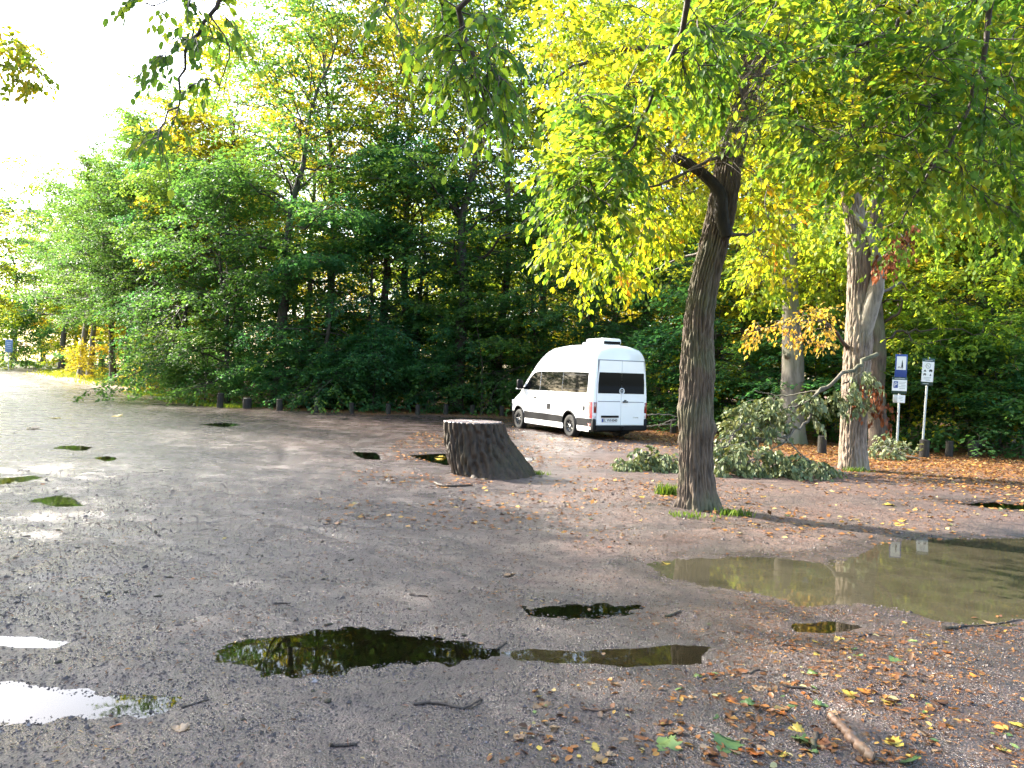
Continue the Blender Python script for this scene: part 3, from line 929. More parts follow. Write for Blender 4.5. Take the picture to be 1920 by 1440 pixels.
# trees beyond the left edge of the picture; one pushes a branch into it and they shade the car park
for i, (p, x, y, sc, sz, lab) in enumerate([('tall1', -18.5, 16.5, 0.9, 0.80, 'tree at the left margin whose branch tip hangs in the white sky'),
                               ('tall2', -25.5, 27, 0.95, 0.86, 'tree just beyond the left margin behind the one with the branch tip'),
                               ('round', -17.5, 8.0, 0.9, 0.85, 'round tree beyond the left margin nearest the camera'),
                               ('tall1', -25, 18, 0.95, 0.80, 'second row tree beyond the left margin level with the stump'),
                               ('tall2', -31.5, 35.5, 1.0, 0.92, 'tree beyond the left margin level with the left bollards'),
                               ('round', -38, 46, 1.0, 1.0, 'far tree beyond the left margin before the track'),
                               ('tall1', -30.5, 40, 0.95, 0.95, 'tree beyond the left margin between the bollards and the track'),
                               ('tall2', -29.5, 32, 0.95, 0.90, 'dense tree beyond the left margin in the second row'),
                               ('tall1', -22.5, 22.5, 0.95, 0.93, 'dense tree beyond the left margin beside the one with the branch tip'),
                               ('tall1', -14.2, 11.2, 0.8, 0.70, 'slender tree beyond the left margin level with the foreground puddles'),
                               ('round', -13, 5.0, 0.75, 0.85, 'round tree left of the camera beyond the margin'),
                               ('tall2', -20, 3.5, 0.9, 0.75, 'tree far left of the camera'),
                               ('tall1', -36, 41, 1.0, 1.0, 'third row tree beyond the left margin'),
                               ('tall2', -41, 53, 1.0, 0.95, 'farthest tree beyond the left margin by the track'),
                               ('edge1', -24, 12, 0.95, 1.0, 'low branched tree beyond the left margin near the camera')]):
    tree(p, x, y, lab, YG, sc=sc, sz=sz, bark=M_BARK_OAK, group='trees beyond the left margin')

# the branch tip in the upper left corner
lt0 = [t_ for t_ in TREES if 'branch tip hangs' in t_['label']][0]
mw = Matrix.LocRotScale(lt0.location, lt0.rotation_euler, lt0.scale)
LEFT_TIP = (lt0, mw)

#%%PART3
# =====================================================================  trunks with real bark relief
def bark_trunk(path, rad, sides, n, seed, amp=0.02, furrow=26, lobes=0.05, bulges=(), flare=0.0, cap=True, along=1.0):
    """tube with vertical furrows; path / rad are control points; bulges: (s, angle, size, width)"""
    C = smooth_path(path, n)
    s = np.linspace(0, 1, n)
    L = np.concatenate([[0], np.cumsum(np.linalg.norm(np.diff(C, axis=0), axis=1))])
    r = np.interp(s, np.linspace(0, 1, len(rad)), rad)
    T = np.gradient(C, axis=0); T = nrm(T)
    Xa = nrm(np.cross(np.array([0.02, 1.0, 0.0])[None], T)); Ya = np.cross(T, Xa)
    an = np.arange(sides) * 2 * np.pi / sides
    A, Lg = np.meshgrid(an, L)
    k = furrow / (2 * np.pi)
    def per(f, fz, sd):
        # noise that closes round the trunk
        return 0.5 * (vnoise(np.cos(A) * f + 31, Lg * fz + np.sin(A) * f * 1.7, sd) + vnoise(np.sin(A) * f + 7, Lg * fz - np.cos(A) * f * 1.3, sd + 3))
    warp = (per(1.5, 1.6, seed) - 0.5) * 1.1
    ph = (A + warp * 0.35) * furrow / 1.0
    ridge = np.abs(np.sin(ph / 2 + 2.2 * (per(2.5, 3.0 * along, seed + 5) - 0.5) * 2))
    ridge = ridge ** 0.6
    brk = per(6, 7.0 * along, seed + 9)
    d = amp * (ridge - 0.6) * (0.55 + 0.9 * brk) + amp * 1.2 * (per(9, 12, seed + 14) - 0.5)
    rr = r[:, None] * (1 + lobes * 2 * (per(0.9, 0.5, seed + 20) - 0.5)) + d
    for (bs, ba, bz, bw) in bulges:
        da = np.angle(np.exp(1j * (A - ba)))
        rr = rr + bz * np.exp(-((s[:, None] - bs) / bw) ** 2 - (da / 0.9) ** 2)
    if flare:
        fl = np.exp(-L / 0.36)[:, None]
        rr = rr + flare * fl * (0.55 + 0.9 * np.maximum(0, np.cos(A * 5 + seed)) ** 2)
    V = C[:, None] + rr[..., None] * (Xa[:, None] * np.cos(A)[..., None] + Ya[:, None] * np.sin(A)[..., None])
    i = np.arange(sides); j = (i + 1) % sides
    q = np.stack([i, j, j + sides, i + sides], 1)
    F = (q[None] + (np.arange(n - 1) * sides)[:, None, None]).reshape(-1, 4)
    return V, F, C, r


def limb(mb, pts, r0_, r1_, n=14, sides=8, wob=0.02, seed=0, a=None, pw=0.8):
    g = np.random.default_rng(seed)
    C = smooth_path(pts, n)
    L = np.linalg.norm(C[-1] - C[0])
    C[1:-1] += g.normal(0, wob * L / n, (n - 2, 3))
    r = r0_ + (r1_ - r0_) * np.linspace(0, 1, n) ** pw
    mb.tubes(C, r, sides)
    return C, r


def grow(mb, nodes, anchors, seed, r_end=0.004, sides=4, sag=0.12, rmax=0.02):
    """connects every anchor to the nearest branch node with a curved twig; returns the twigs"""
    g = np.random.default_rng(seed)
    nodes = np.asarray(nodes, float)
    cap = len(nodes) + len(anchors) * 3
    NP = np.empty((cap, 3)); NP[:len(nodes)] = nodes; nn = len(nodes)
    d0 = np.array([np.min(np.linalg.norm(nodes - a, axis=1)) for a in anchors])
    paths, rads = [], []
    for i in np.argsort(d0):
        a = anchors[i]
        dd = np.linalg.norm(NP[:nn] - a, axis=1)
        j = np.argmin(dd); L = dd[j]
        if L < 0.03:
            continue
        p0 = NP[j]
        m = (p0 + a) / 2 + g.normal(0, 0.09 * L, 3) + np.array([0, 0, sag * L])
        q = smooth_path([p0, m, a], 6)
        paths.append(q); rr = min(rmax, 0.004 + 0.007 * L)
        rads.append(np.linspace(rr, r_end, 6))
        NP[nn] = q[3]; NP[nn + 1] = a; nn += 2
    mb.tubes(np.array(paths), np.array(rads), sides)
    return np.array(paths)


def sprays(paths, seed, leaf, per, spread, droop=0.5, flat=0.5, rnd_lo=0.0, rnd_hi=1.0, twigs=3, mb=None, tl=(0.25, 0.6)):
    """flat leafy sprays at the tips of twigs: positions, directions, normals, sizes, tints"""
    g = np.random.default_rng(seed)
    B = len(paths)
    end = paths[:, -1]; d = nrm(paths[:, -1] - paths[:, -3]); d[:, 2] *= 0.5
    d = nrm(d)
    ti = np.repeat(np.arange(B), twigs); C = len(ti)
    back = g.random(C)
    tb = end[ti] * (1 - back * 0.6)[:, None] + paths[ti, 3] * (back * 0.6)[:, None]
    td = rotz(d[ti], g.uniform(-1.25, 1.25, C)); td[:, 2] += g.normal(-0.15 - 0.25 * droop, 0.22, C); td = nrm(td)
    ln_ = g.uniform(*tl, C)
    s4 = np.linspace(0, 1, 4)
    TP = tb[:, None] + td[:, None] * (ln_[:, None] * s4)[..., None]
    TP[:, :, 2] -= (droop * 0.45 * ln_)[:, None] * s4 ** 2
    if mb is not None:
        mb.tubes(TP, np.broadcast_to(np.linspace(0.0035, 0.0015, 4), (C, 4)), 3)
    fi = np.repeat(np.arange(C), per); D = len(fi)
    fs = np.tile(np.linspace(0.1, 1.0, per), C) + g.normal(0, 0.05, D)
    f3 = np.clip(fs, 0, 0.999) * 3; i0 = f3.astype(int); ft = (f3 - i0)[:, None]
    lp = TP[fi, i0] * (1 - ft) + TP[fi, i0 + 1] * ft
    tg = nrm(TP[fi, i0 + 1] - TP[fi, i0])
    ld = rotz(tg, np.where(np.arange(D) % 2 == 0, 1, -1) * g.uniform(0.5, 1.15, D))
    ld[:, 2] -= droop * g.uniform(0.1, 0.9, D)
    n = np.column_stack([g.normal(0, flat, D), g.normal(0, flat, D), np.ones(D)])
    lp = lp + g.normal(0, spread, (D, 3))
    clump = g.random(B)
    rnd = np.clip(rnd_lo + (rnd_hi - rnd_lo) * (0.55 * clump[ti[fi]] + 0.45 * g.random(D)), 0, 1)
    return lp, nrm(ld), n, leaf * g.uniform(0.6, 1.15, D), rnd


def leaf_mesh(name, S, m, kind='oval'):
    V, F, k = leaf_geo(S[0], S[1], S[2], S[3], kind)
    return mesh_np(name, V, F, [m], True, {'rnd': np.repeat(S[4], k)})


def cat_s(*S):
    return tuple(np.concatenate([s[i] for s in S]) for i in range(5))


def pick_leaves(S, count):
    """the leaves that show largest inside the picture"""
    d = S[0] - CAM
    z = d @ f_
    px = np.where(z > 0.3, CX + FPX * (d @ R_) / np.maximum(z, .3), -9e9)
    py = CY - FPX * (d @ U_) / np.maximum(z, .3)
    ok = (z > 0.5) & (px > 5) & (px < 1915) & (py > 5) & (py < 1435)
    vis = np.abs(np.sum(nrm(S[2]) * nrm(d), 1)) * 0.8 + 0.2
    score = np.where(ok, S[3] / np.maximum(z, .3) * vis, -1)
    o_ = np.argsort(-score)[:count]
    return o_[score[o_] > 0]


def unit_leaf(name, m, pts=None):
    # oval leaf with a fold along the midrib, 14 vertices
    if pts is None:
        xs = [0.0, 0.12, 0.34, 0.6, 0.84, 1.0]; ws = [0.0, 0.17, 0.30, 0.28, 0.15, 0.0]
        V = []; F = []
        for x, w in zip(xs, ws):
            zc = -0.13 * x * x
            V += [(x, 0, zc), (x, w, zc + 0.16 * w), (x, -w, zc + 0.16 * w)]
        for i in range(5):
            a, b_ = i * 3, (i + 1) * 3
            F += [(a, b_, b_ + 1, a + 1), (a, a + 2, b_ + 2, b_)]
        V = np.array(V); F = np.array(F)
    return mesh_np(name, V, F, [m], True, {'rnd': np.full(len(V), 0.5)})


def place_leaves(S, idx_, parent, me):
    for i in idx_:
        d = S[1][i] / np.linalg.norm(S[1][i])
        sd = np.cross(S[2][i], d); sd /= np.linalg.norm(sd)
        n = np.cross(d, sd)
        o_ = link('leaf', me, parent)
        p = S[0][i] - np.array(parent.location)
        sz = S[3][i]
        o_.matrix_local = Matrix(((d[0] * sz, sd[0] * sz, n[0] * sz, p[0]), (d[1] * sz, sd[1] * sz, n[1] * sz, p[1]),
                                  (d[2] * sz, sd[2] * sz, n[2] * sz, p[2]), (0, 0, 0, 1)))


def clear_of(S, polys):
    d = S[0] - CAM
    z = d @ f_
    px_ = CX + FPX * (d @ R_) / np.maximum(z, .3); py_ = CY - FPX * (d @ U_) / np.maximum(z, .3)
    m = np.ones(len(z), bool)
    for (poly, ymax, p) in polys:
        ins = (poly_sd(np.array(poly, float), px_, py_) > 0) & (z > .3) & (z < ymax)
        m &= ~(ins & (np.random.default_rng(1).random(len(z)) < p))
    return tuple(s[m] for s in S)


def keep(S, drop):
    m = np.ones(len(S[0]), bool); m[drop] = False
    return tuple(s[m] for s in S)


def rel(S, c):
    return (S[0] - np.asarray(c), S[1], S[2], S[3], S[4])


def in_px(u, v, Y, jit=0.0, g=None):
    p = at(u, v, Y)
    return p if g is None else p + g.normal(0, jit, 3)


def region(poly, n, Ylo, Yhi, g):
    """n points whose directions fall in a pixel polygon, at distances between Ylo and Yhi"""
    P = np.array(poly, float)
    lo, hi = P.min(0), P.max(0)
    out = []
    while len(out) < n:
        q = g.uniform(lo, hi)
        if poly_sd(P, np.array([q[0]]), np.array([q[1]]))[0] > 0:
            out.append(at(q[0], q[1], g.uniform(Ylo, Yhi)))
    return np.array(out)


# ------------------------------------------------------------------  the leaning oak beside the van
YO = 10.5
base = gnd(1310, 955); YO = base[1]
c0 = np.array([base[0], base[1], hz(base[0], base[1])])
oak = thing('oak_tree', 'leaning oak with furrowed bark and a broken dark limb stub, right of the van', 'tree', c0)
def o_at(u, v): return at(u, v, YO) - c0
trunk_px = [(1311, 985, 44), (1309, 945, 39), (1306, 880, 36), (1304, 800, 36), (1307, 720, 38), (1308, 690, 39), (1308, 640, 34), (1313, 580, 32), (1328, 500, 32), (1348, 420, 32), (1360, 350, 31), (1374, 270, 29), (1396, 180, 27), (1418, 90, 26), (1440, 0, 24), (1462, -110, 21), (1470, -260, 17), (1490, -420, 12), (1505, -600, 6)]
path = [o_at(u, v) for (u, v, r) in trunk_px]
path[0][2] = -0.25
rad = [r * 0.79 / FPX * YO for (_, _, r) in trunk_px]
V, F, C, rr = bark_trunk(path, rad, 180, 460, 3, amp=0.036, furrow=30, lobes=0.05, bulges=((0.165, 0.0, 0.05, 0.012), (0.185, 3.6, 0.035, 0.012), (0.16, -1.2, 0.04, 0.015)), flare=0.16)
tm = MB().add(V.reshape(-1, 3), F)
# broken stub: leaves the trunk, bends left and ends blunt
st_px = [(1362, 445), (1352, 400), (1351, 368), (1338, 345), (1318, 326), (1296, 310), (1276, 300), (1262, 293)]
spt = [at(u, v, YO - 0.24) - c0 for (u, v) in st_px]
Vs, Fs, Cs, rs = bark_trunk(spt, [0.075, 0.10, 0.088, 0.076, 0.070, 0.064, 0.062, 0.056], 40, 90, 9, amp=0.014, furrow=14, lobes=0.1)
oak_trunk = link('trunk', tm.mesh('trunk', [M_BARK_OAK]), oak)
sm = MB().add(Vs.reshape(-1, 3), Fs)
er = Vs[-1]; ec = er.mean(0) + np.array([-0.03, 0, 0.0])
sm.add(np.vstack([er, ec]), [[i, (i + 1) % 40, 40] for i in range(40)])
so = link('broken_limb', sm.mesh('broken_limb', [M_BARK_CHAR]), oak)
so['label'] = 'dark broken limb stub'
# limbs and crown
GAPS = [([(1225, 265), (1290, 250), (1345, 285), (1375, 320), (1420, 320), (1410, 420), (1390, 600), (1260, 600), (1280, 450), (1320, 405), (1310, 385), (1225, 335)], YO + 0.1, 0.97),
        ([(1335, 330), (1345, 270), (1375, 180), (1390, 90), (1460, 90), (1450, 200), (1420, 330)], YO + 0.1, 0.85)]
lm = MB(); nodes = []
rngo = np.random.default_rng(8)
limbs = [
    ([o_at(1372, 300), o_at(1330, 305) + [0, -0.3, 0], at(1290, 322, YO - 0.7) - c0, at(1215, 350, YO - 1.3) - c0, at(1120, 330, YO - 1.8) - c0], 0.035, 0.01),
    ([o_at(1396, 190), at(1330, 130, YO - 0.5) - c0, at(1230, 90, YO - 1.0) - c0, at(1110, 110, YO - 1.2) - c0, at(1030, 150, YO - 1.2) - c0], 0.075, 0.012),
    ([o_at(1405, 150), at(1460, 120, YO + 0.6) - c0, at(1540, 90, YO + 1.6) - c0, at(1640, 120, YO + 2.6) - c0, at(1760, 180, YO + 3.2) - c0], 0.09, 0.012),
    ([o_at(1420, 90), at(1380, 20, YO + 0.8) - c0, at(1310, -70, YO + 1.8) - c0, at(1210, -160, YO + 2.8) - c0], 0.09, 0.015),
    ([o_at(1430, 40), at(1500, -60, YO - 0.8) - c0, at(1600, -150, YO - 1.8) - c0, at(1740, -240, YO - 2.2) - c0], 0.09, 0.015),
    ([o_at(1450, -60), at(1400, -180, YO - 1.0) - c0, at(1300, -300, YO - 2.0) - c0, at(1150, -380, YO - 2.6) - c0], 0.08, 0.012),
    ([o_at(1465, -200), at(1520, -330, YO + 1) - c0, at(1620, -430, YO + 2.2) - c0, at(1720, -500, YO + 3) - c0], 0.07, 0.012),
    ([o_at(1460, -150), at(1430, -300, YO + 1.4) - c0, at(1380, -430, YO + 2.6) - c0], 0.06, 0.012),
    ([o_at(1365, 440), at(1400, 440, YO + 0.2) - c0, at(1440, 425, YO + 0.5) - c0, at(1500, 420, YO + 0.9) - c0], 0.03, 0.008),
    ([o_at(1330, 470), at(1290, 480, YO + 0.3) - c0, at(1240, 500, YO + 0.7) - c0, at(1170, 545, YO + 1.2) - c0], 0.03, 0.007),
]
for i, (pts, a, b_) in enumerate(limbs):
    Cc, _ = limb(lm, pts, a, b_, 20, 7, 0.10, 100 + i)
    nodes += list(Cc[4:])
reg1 = [(1040, 0), (1010, 110), (1070, 260), (1060, 420), (1040, 470), (1110, 540), (1180, 520), (1260, 440), (1330, 300), (1400, 330), (1420, 520), (1470, 470), (1520, 330), (1600, 290), (1700, 200), (1780, 0)]
A1 = region(reg1, 540, YO - 2.3, YO + 2.8, rngo) - c0
A2 = region([(1000, -420), (1030, 0), (1780, 0), (1760, -480), (1400, -620)], 300, YO - 3, YO + 3.2, rngo) - c0
pths = grow(lm, nodes, np.vstack([A1, A2]), 4, rmax=0.018, sag=0.05)
S1 = sprays(pths, 6, 0.09, 10, 0.02, droop=0.45, flat=0.6, mb=lm, twigs=5, tl=(0.25, 0.65))
link('limbs', lm.mesh('limbs', [M_BARK_TWIG]), oak)
S1 = clear_of((S1[0] + c0,) + S1[1:], GAPS)
SW = S1
S1 = (S1[0] - c0,) + S1[1:]
big = pick_leaves(SW, 300)
UL_OAK = unit_leaf('leaf', M_LEAF_OAK)
place_leaves(SW, big, oak, UL_OAK)
oc = link('crown', leaf_mesh('crown', keep(S1, big), M_LEAF_OAK), oak)
oc['kind'] = 'stuff'

# ------------------------------------------------------------------  the beech that overhangs the camera from the right
cb_ = np.array([6.6, 2.2, 0.0]); cb_[2] = hz(cb_[0], cb_[1])
beech = thing('beech_tree', 'beech whose thin dark branches and leaf sprays hang across the top of the picture', 'tree', cb_)
bm_ = MB()
V, F, C, rr = bark_trunk([(0, 0, -.3), (0.05, 0, 1.5), (-0.1, 0.1, 4), (0.1, 0.2, 7), (0, 0, 10), (0.2, 0, 13)], [0.42, 0.34, 0.30, 0.24, 0.16, 0.05], 40, 120, 12, amp=0.006, furrow=20, lobes=0.06, flare=0.1)
link('trunk', MB().add(V.reshape(-1, 3), F).mesh('trunk', [M_BARK_BEECH]), beech)
def b_at(u, v, Y): return at(u, v, Y) - cb_
lb = MB(); nodes = []
hero = [   # the branches the photograph shows, nearest first
    ([(0, 0.1, 4.2), b_at(2150, -260, 4.6), b_at(1900, -120, 5.4), b_at(1862, 0, 5.9), b_at(1838, 120, 6.1), b_at(1812, 210, 6.2), b_at(1760, 300, 6.3), b_at(1715, 370, 6.4), b_at(1690, 420, 6.5)], 0.07, 0.006),
    ([(0, 0.1, 4.6), b_at(2050, -330, 4.8), b_at(1820, -90, 5.6), b_at(1725, 0, 6.3), b_at(1675, 52, 6.5), b_at(1615, 80, 6.6), b_at(1540, 110, 6.8), b_at(1440, 128, 7.2)], 0.07, 0.008),
    ([b_at(1655, 62, 6.55), b_at(1642, 98, 6.5), b_at(1690, 125, 6.4), b_at(1760, 148, 6.3), b_at(1840, 165, 6.2)], 0.016, 0.005),
    ([b_at(1628, 76, 6.6), b_at(1626, 130, 6.5), b_at(1640, 200, 6.4), b_at(1655, 270, 6.4), b_at(1656, 360, 6.4)], 0.013, 0.003),
    ([b_at(1700, 135, 6.4), b_at(1702, 200, 6.3), b_at(1712, 260, 6.3), b_at(1735, 325, 6.3)], 0.010, 0.003),
    ([b_at(1604, 85, 6.6), b_at(1602, 160, 6.6), b_at(1590, 240, 6.6)], 0.007, 0.002),
    ([(0, 0.1, 5.0), (-1.8, 1.6, 5.6), b_at(1500, -330, 4.8), b_at(1330, -110, 5.4), b_at(1270, 60, 5.9), b_at(1240, 150, 6.1), b_at(1205, 215, 6.2), b_at(1185, 280, 6.3), b_at(1140, 350, 6.4), b_at(1105, 410, 6.5)], 0.08, 0.004),
    ([b_at(1205, 215, 6.2), b_at(1170, 240, 6.2), b_at(1140, 260, 6.3)], 0.010, 0.003),
    ([(0, 0, 5.4), (-2.6, 1.2, 6.2), (-4.6, 1.8, 5.4), b_at(1000, -480, 3.6), b_at(920, -170, 3.8), b_at(880, -10, 4.0), b_at(868, 60, 4.1), b_at(892, 120, 4.1), b_at(908, 185, 4.15), b_at(922, 250, 4.2)], 0.09, 0.003),
    ([b_at(960, -320, 3.7), b_at(800, -120, 4.2), b_at(722, 0, 4.6), b_at(745, 50, 4.6), b_at(765, 90, 4.6), b_at(800, 125, 4.6), b_at(870, 140, 4.5)], 0.016, 0.003),
    ([(-4.6, 1.8, 5.4), (-6.2, 2.2, 5.2), b_at(560, -330, 4.4), b_at(440, -60, 4.6), b_at(395, 30, 4.7), b_at(352, 90, 4.8), b_at(335, 170, 4.9), b_at(312, 230, 5.0), b_at(278, 280, 5.0)], 0.05, 0.003),
    ([b_at(420, -20, 4.65), b_at(330, -5, 4.7), b_at(290, 10, 4.7), b_at(262, 0, 4.7)], 0.010, 0.003),
    ([b_at(395, 30, 4.7), b_at(430, 90, 4.7), b_at(415, 150, 4.8), b_at(395, 220, 4.9)], 0.008, 0.002),
]
ends = []
for i, (pts, a, b_) in enumerate(hero):
    Cc, _ = limb(lb, pts, a, b_, 26, 7, 0.06, 200 + i, pw=0.33)
    nodes += list(Cc[8:])
up = [([(0, 0, 5 + 0.7 * i), (1.2 * math.cos(a), 1.2 * math.sin(a), 5.7 + 0.8 * i), (2.8 * math.cos(a), 2.8 * math.sin(a), 6.2 + 0.9 * i), (4.6 * math.cos(a + .2), 4.6 * math.sin(a + .2), 6.2 + 1.0 * i)], 0.09, 0.012) for i, a in enumerate((0.4, 2.6, 5.2, 1.4, 3.8, 0.1, 2.2, 4.6))]
for i, (pts, a, b_) in enumerate(up):
    Cc, _ = limb(lb, pts, a, b_, 16, 6, 0.1, 300 + i)
    nodes += list(Cc[4:])
gb = np.random.default_rng(17)
B1 = region([(1280, 0), (1250, 130), (1350, 230), (1480, 250), (1580, 330), (1700, 380), (1790, 330), (1860, 400), (1960, 380), (1960, -60), (1300, -60)], 420, 5.6, 9.0, gb) - cb_
B1b = region([(1085, 180), (1050, 330), (1060, 470), (1120, 440), (1200, 330), (1260, 180), (1210, 120)], 60, 5.9, 7.0, gb) - cb_
B2 = region([(770, -40), (850, 120), (900, 250), (945, 260), (950, 120), (890, -40)], 42, 3.9, 4.3, gb) - cb_
B2b = region([(640, -40), (700, 10), (770, 110), (810, 110), (760, -40)], 5, 4.4, 4.7, gb) - cb_
B3 = region([(300, 0), (295, 100), (290, 200), (275, 270), (310, 270), (350, 190), (420, 130), (430, 0), (400, -40)], 20, 4.6, 5.0, gb) - cb_
B3b = region([(240, -10), (300, 25), (330, 20), (280, -30)], 3, 4.6, 4.8, gb) - cb_
B4 = np.array([[0, 0, 9.0]]) + gb.normal(0, 1, (420, 3)) * np.array([2.6, 2.4, 2.0])
B4 = B4[B4[:, 2] > 5.2]
p1 = grow(lb, nodes, np.vstack([B1, B1b]), 41, rmax=0.012, sag=0.06)
p2 = grow(lb, nodes, np.vstack([B2, B2b, B3, B3b]), 42, rmax=0.005, r_end=0.002, sag=0.0)
p3 = grow(lb, nodes, B4, 43, rmax=0.015)
SB = cat_s(sprays(p1, 51, 0.080, 10, 0.012, droop=0.4, flat=0.55, mb=lb, twigs=5, tl=(0.22, 0.55), rnd_hi=0.9),
           sprays(p2, 52, 0.066, 6, 0.006, droop=1.1, flat=0.9, mb=lb, twigs=3, tl=(0.12, 0.28), rnd_hi=0.7),
           sprays(p3, 53, 0.13, 8, 0.02, droop=0.5, flat=0.5, mb=None, twigs=4, tl=(0.3, 0.8)))
link('limbs', lb.mesh('limbs', [M_BARK_TWIG]), beech)
SW = clear_of((SB[0] + cb_,) + SB[1:], GAPS)
SB = (SW[0] - cb_,) + SW[1:]
big = pick_leaves(SW, 300)
UL_BEECH = unit_leaf('leaf', M_LEAF_BEECH)
place_leaves(SW, big, beech, UL_BEECH)
bc = link('crown', leaf_mesh('crown', keep(SB, big), M_LEAF_BEECH), beech)
bc['kind'] = 'stuff'

# ------------------------------------------------------------------  trunks behind: forked oak, beech, leaning third trunk, birch
def hero_trunk(name, lab, px, m, sides=64, n=220, seed=1, crown=None, amp=0.012, furrow=24, flare=0.05, extra=(), top=None):
    b0 = gnd(px[0][0], px[0][1])
    Yt = b0[1]
    c = np.array([b0[0], b0[1], hz(b0[0], b0[1])])
    t = thing(name, lab, 'tree', c)
    pts = [at(u, v, Yt) - c for (u, v, r) in px]
    pts[0][2] = -0.2
    V, F, C, rr = bark_trunk(pts, [r / FPX * Yt for (_, _, r) in px], sides, n, seed, amp=amp, furrow=furrow, flare=flare)
    mb = MB().add(V.reshape(-1, 3), F)
    link('trunk', mb.mesh('trunk', [m]), t)
    return t, c, Yt


oak2, c2_, Y2 = hero_trunk('oak_tree', 'pale barked forked oak with a torn hanging branch, left of the parking signs', [(1600, 882, 25), (1599, 830, 22), (1602, 760, 22), (1606, 690, 23), (1610, 640, 24), (1610, 580, 20), (1610, 500, 19), (1608, 440, 18), (1600, 390, 17), (1592, 320, 16), (1590, 200, 14), (1600, 50, 11), (1605, -150, 6)], M_BARK_OAK2, sides=120, n=320, seed=21, amp=0.034, furrow=24)
def a2(u, v, dy=0.0): return at(u, v, Y2 + dy) - c2_
fk = MB()
V, F, C, rr = bark_trunk([a2(1608, 665), a2(1617, 625, -.1), a2(1630, 580, -.2), a2(1642, 540, -.25), a2(1646, 500, -.25), a2(1638, 465, -.25), a2(1628, 438, -.2), a2(1612, 415, -.2), a2(1600, 395, -.1)], [0.14, 0.19, 0.185, 0.17, 0.10, 0.085, 0.08, 0.07, 0.05], 40, 90, 23, amp=0.008, furrow=16)
fk.add(V.reshape(-1, 3), F)
limb(fk, [a2(1645, 505, -.3), a2(1655, 495, -.35), a2(1662, 480, -.4)], 0.035, 0.012, 8, 6, .1, 3)
fo = link('forked_limb', fk.mesh('forked_limb', [M_BARK_GREY]), oak2)
fo['label'] = 'bleached forked limb'
lb2 = MB()
nd = []
for i, (pts, a, b_) in enumerate([
        ([a2(1592, 660), a2(1575, 635, -.2), a2(1552, 610, -.5), a2(1520, 600, -.9), a2(1470, 605, -1.3), a2(1400, 625, -1.6)], 0.05, 0.008),
        ([a2(1625, 560), a2(1660, 545, .3), a2(1690, 530, .8), a2(1700, 545, 1.1)], 0.05, 0.015),
        ([a2(1640, 470), a2(1665, 440, -.4), a2(1690, 440, -.8), a2(1710, 470, -1.0)], 0.03, 0.006),
        ([a2(1605, 705), a2(1590, 715, -.5), a2(1580, 720, -.8)], 0.04, 0.01),
        ([a2(1596, 350), a2(1640, 290, .8), a2(1700, 250, 1.8), a2(1780, 230, 2.6)], 0.07, 0.012),
        ([a2(1592, 300), a2(1540, 230, .5), a2(1480, 200, 1.2), a2(1430, 190, 2.0)], 0.07, 0.012),
        ([a2(1592, 150), a2(1650, 60, -.8), a2(1730, 0, -1.6)], 0.06, 0.012),
        ([a2(1596, 100), a2(1560, 0, -1), a2(1500, -80, -2)], 0.06, 0.012),
        ([a2(1602, 0), a2(1620, -140, 1), a2(1660, -260, 2)], 0.05, 0.012)]):
    Cc, _ = limb(lb2, pts, a, b_, 16, 6, 0.1, 400 + i)
    nd.append(Cc)
g2 = np.random.default_rng(29)
Aoch = np.vstack([region([(1370, 630), (1400, 590), (1470, 580), (1560, 585), (1560, 640), (1500, 650), (1420, 645)], 40, Y2 - 1.8, Y2 - 0.4, g2), region([(1500, 570), (1560, 560), (1575, 640), (1530, 650)], 14, Y2 - 1, Y2 - .3, g2)]) - c2_
pA = grow(lb2, np.vstack(nd[:1]), Aoch, 61, rmax=0.01)
SA = sprays(pA, 62, 0.10, 5, 0.05, droop=0.6, flat=0.9, mb=lb2, twigs=2, tl=(0.15, 0.4))
Abr = np.vstack([region([(1640, 490), (1660, 440), (1720, 410), (1715, 470), (1690, 500)], 26, Y2 - 1.2, Y2 - .3, g2), region([(1590, 700), (1660, 720), (1672, 790), (1620, 760), (1595, 740)], 13, Y2 - .7, Y2 - .3, g2)]) - c2_
pB = grow(lb2, np.vstack([nd[2], nd[3]]), Abr, 63, rmax=0.008)
SBr = sprays(pB, 64, 0.13, 6, 0.03, droop=1.4, flat=1.0, mb=lb2, twigs=2, tl=(0.15, 0.35))
Agr = np.vstack([region([(1420, 60), (1420, 380), (1560, 470), (1700, 470), (1920, 480), (1960, 0), (1700, -80)], 420, Y2 - 1.5, Y2 + 4, g2), region([(1400, -400), (1420, 0), (1900, 0), (1800, -420)], 160, Y2 - 2, Y2 + 4, g2)]) - c2_
pG = grow(lb2, np.vstack(nd[4:]), Agr, 65, rmax=0.02)
SG = sprays(pG, 66, 0.14, 8, 0.03, droop=0.6, flat=0.6, twigs=4, tl=(0.3, 0.8), rnd_hi=0.85)
link('limbs', lb2.mesh('limbs', [M_BARK_TWIG]), oak2)
for nm, S_, m_, lb_ in (('crown', SG, M_LEAF_YG, None), ('ochre_spray', SA, M_LEAF_OCHRE, 'branch of ochre and yellow oak leaves'), ('withered_spray', SBr, M_LEAF_BROWN, 'withered reddish brown leaves')):
    o_ = link(nm, leaf_mesh(nm, S_, m_, 'oval' if nm != 'crown' else 'kite'), oak2)
    o_['kind'] = 'stuff'
    if lb_: o_['label'] = lb_

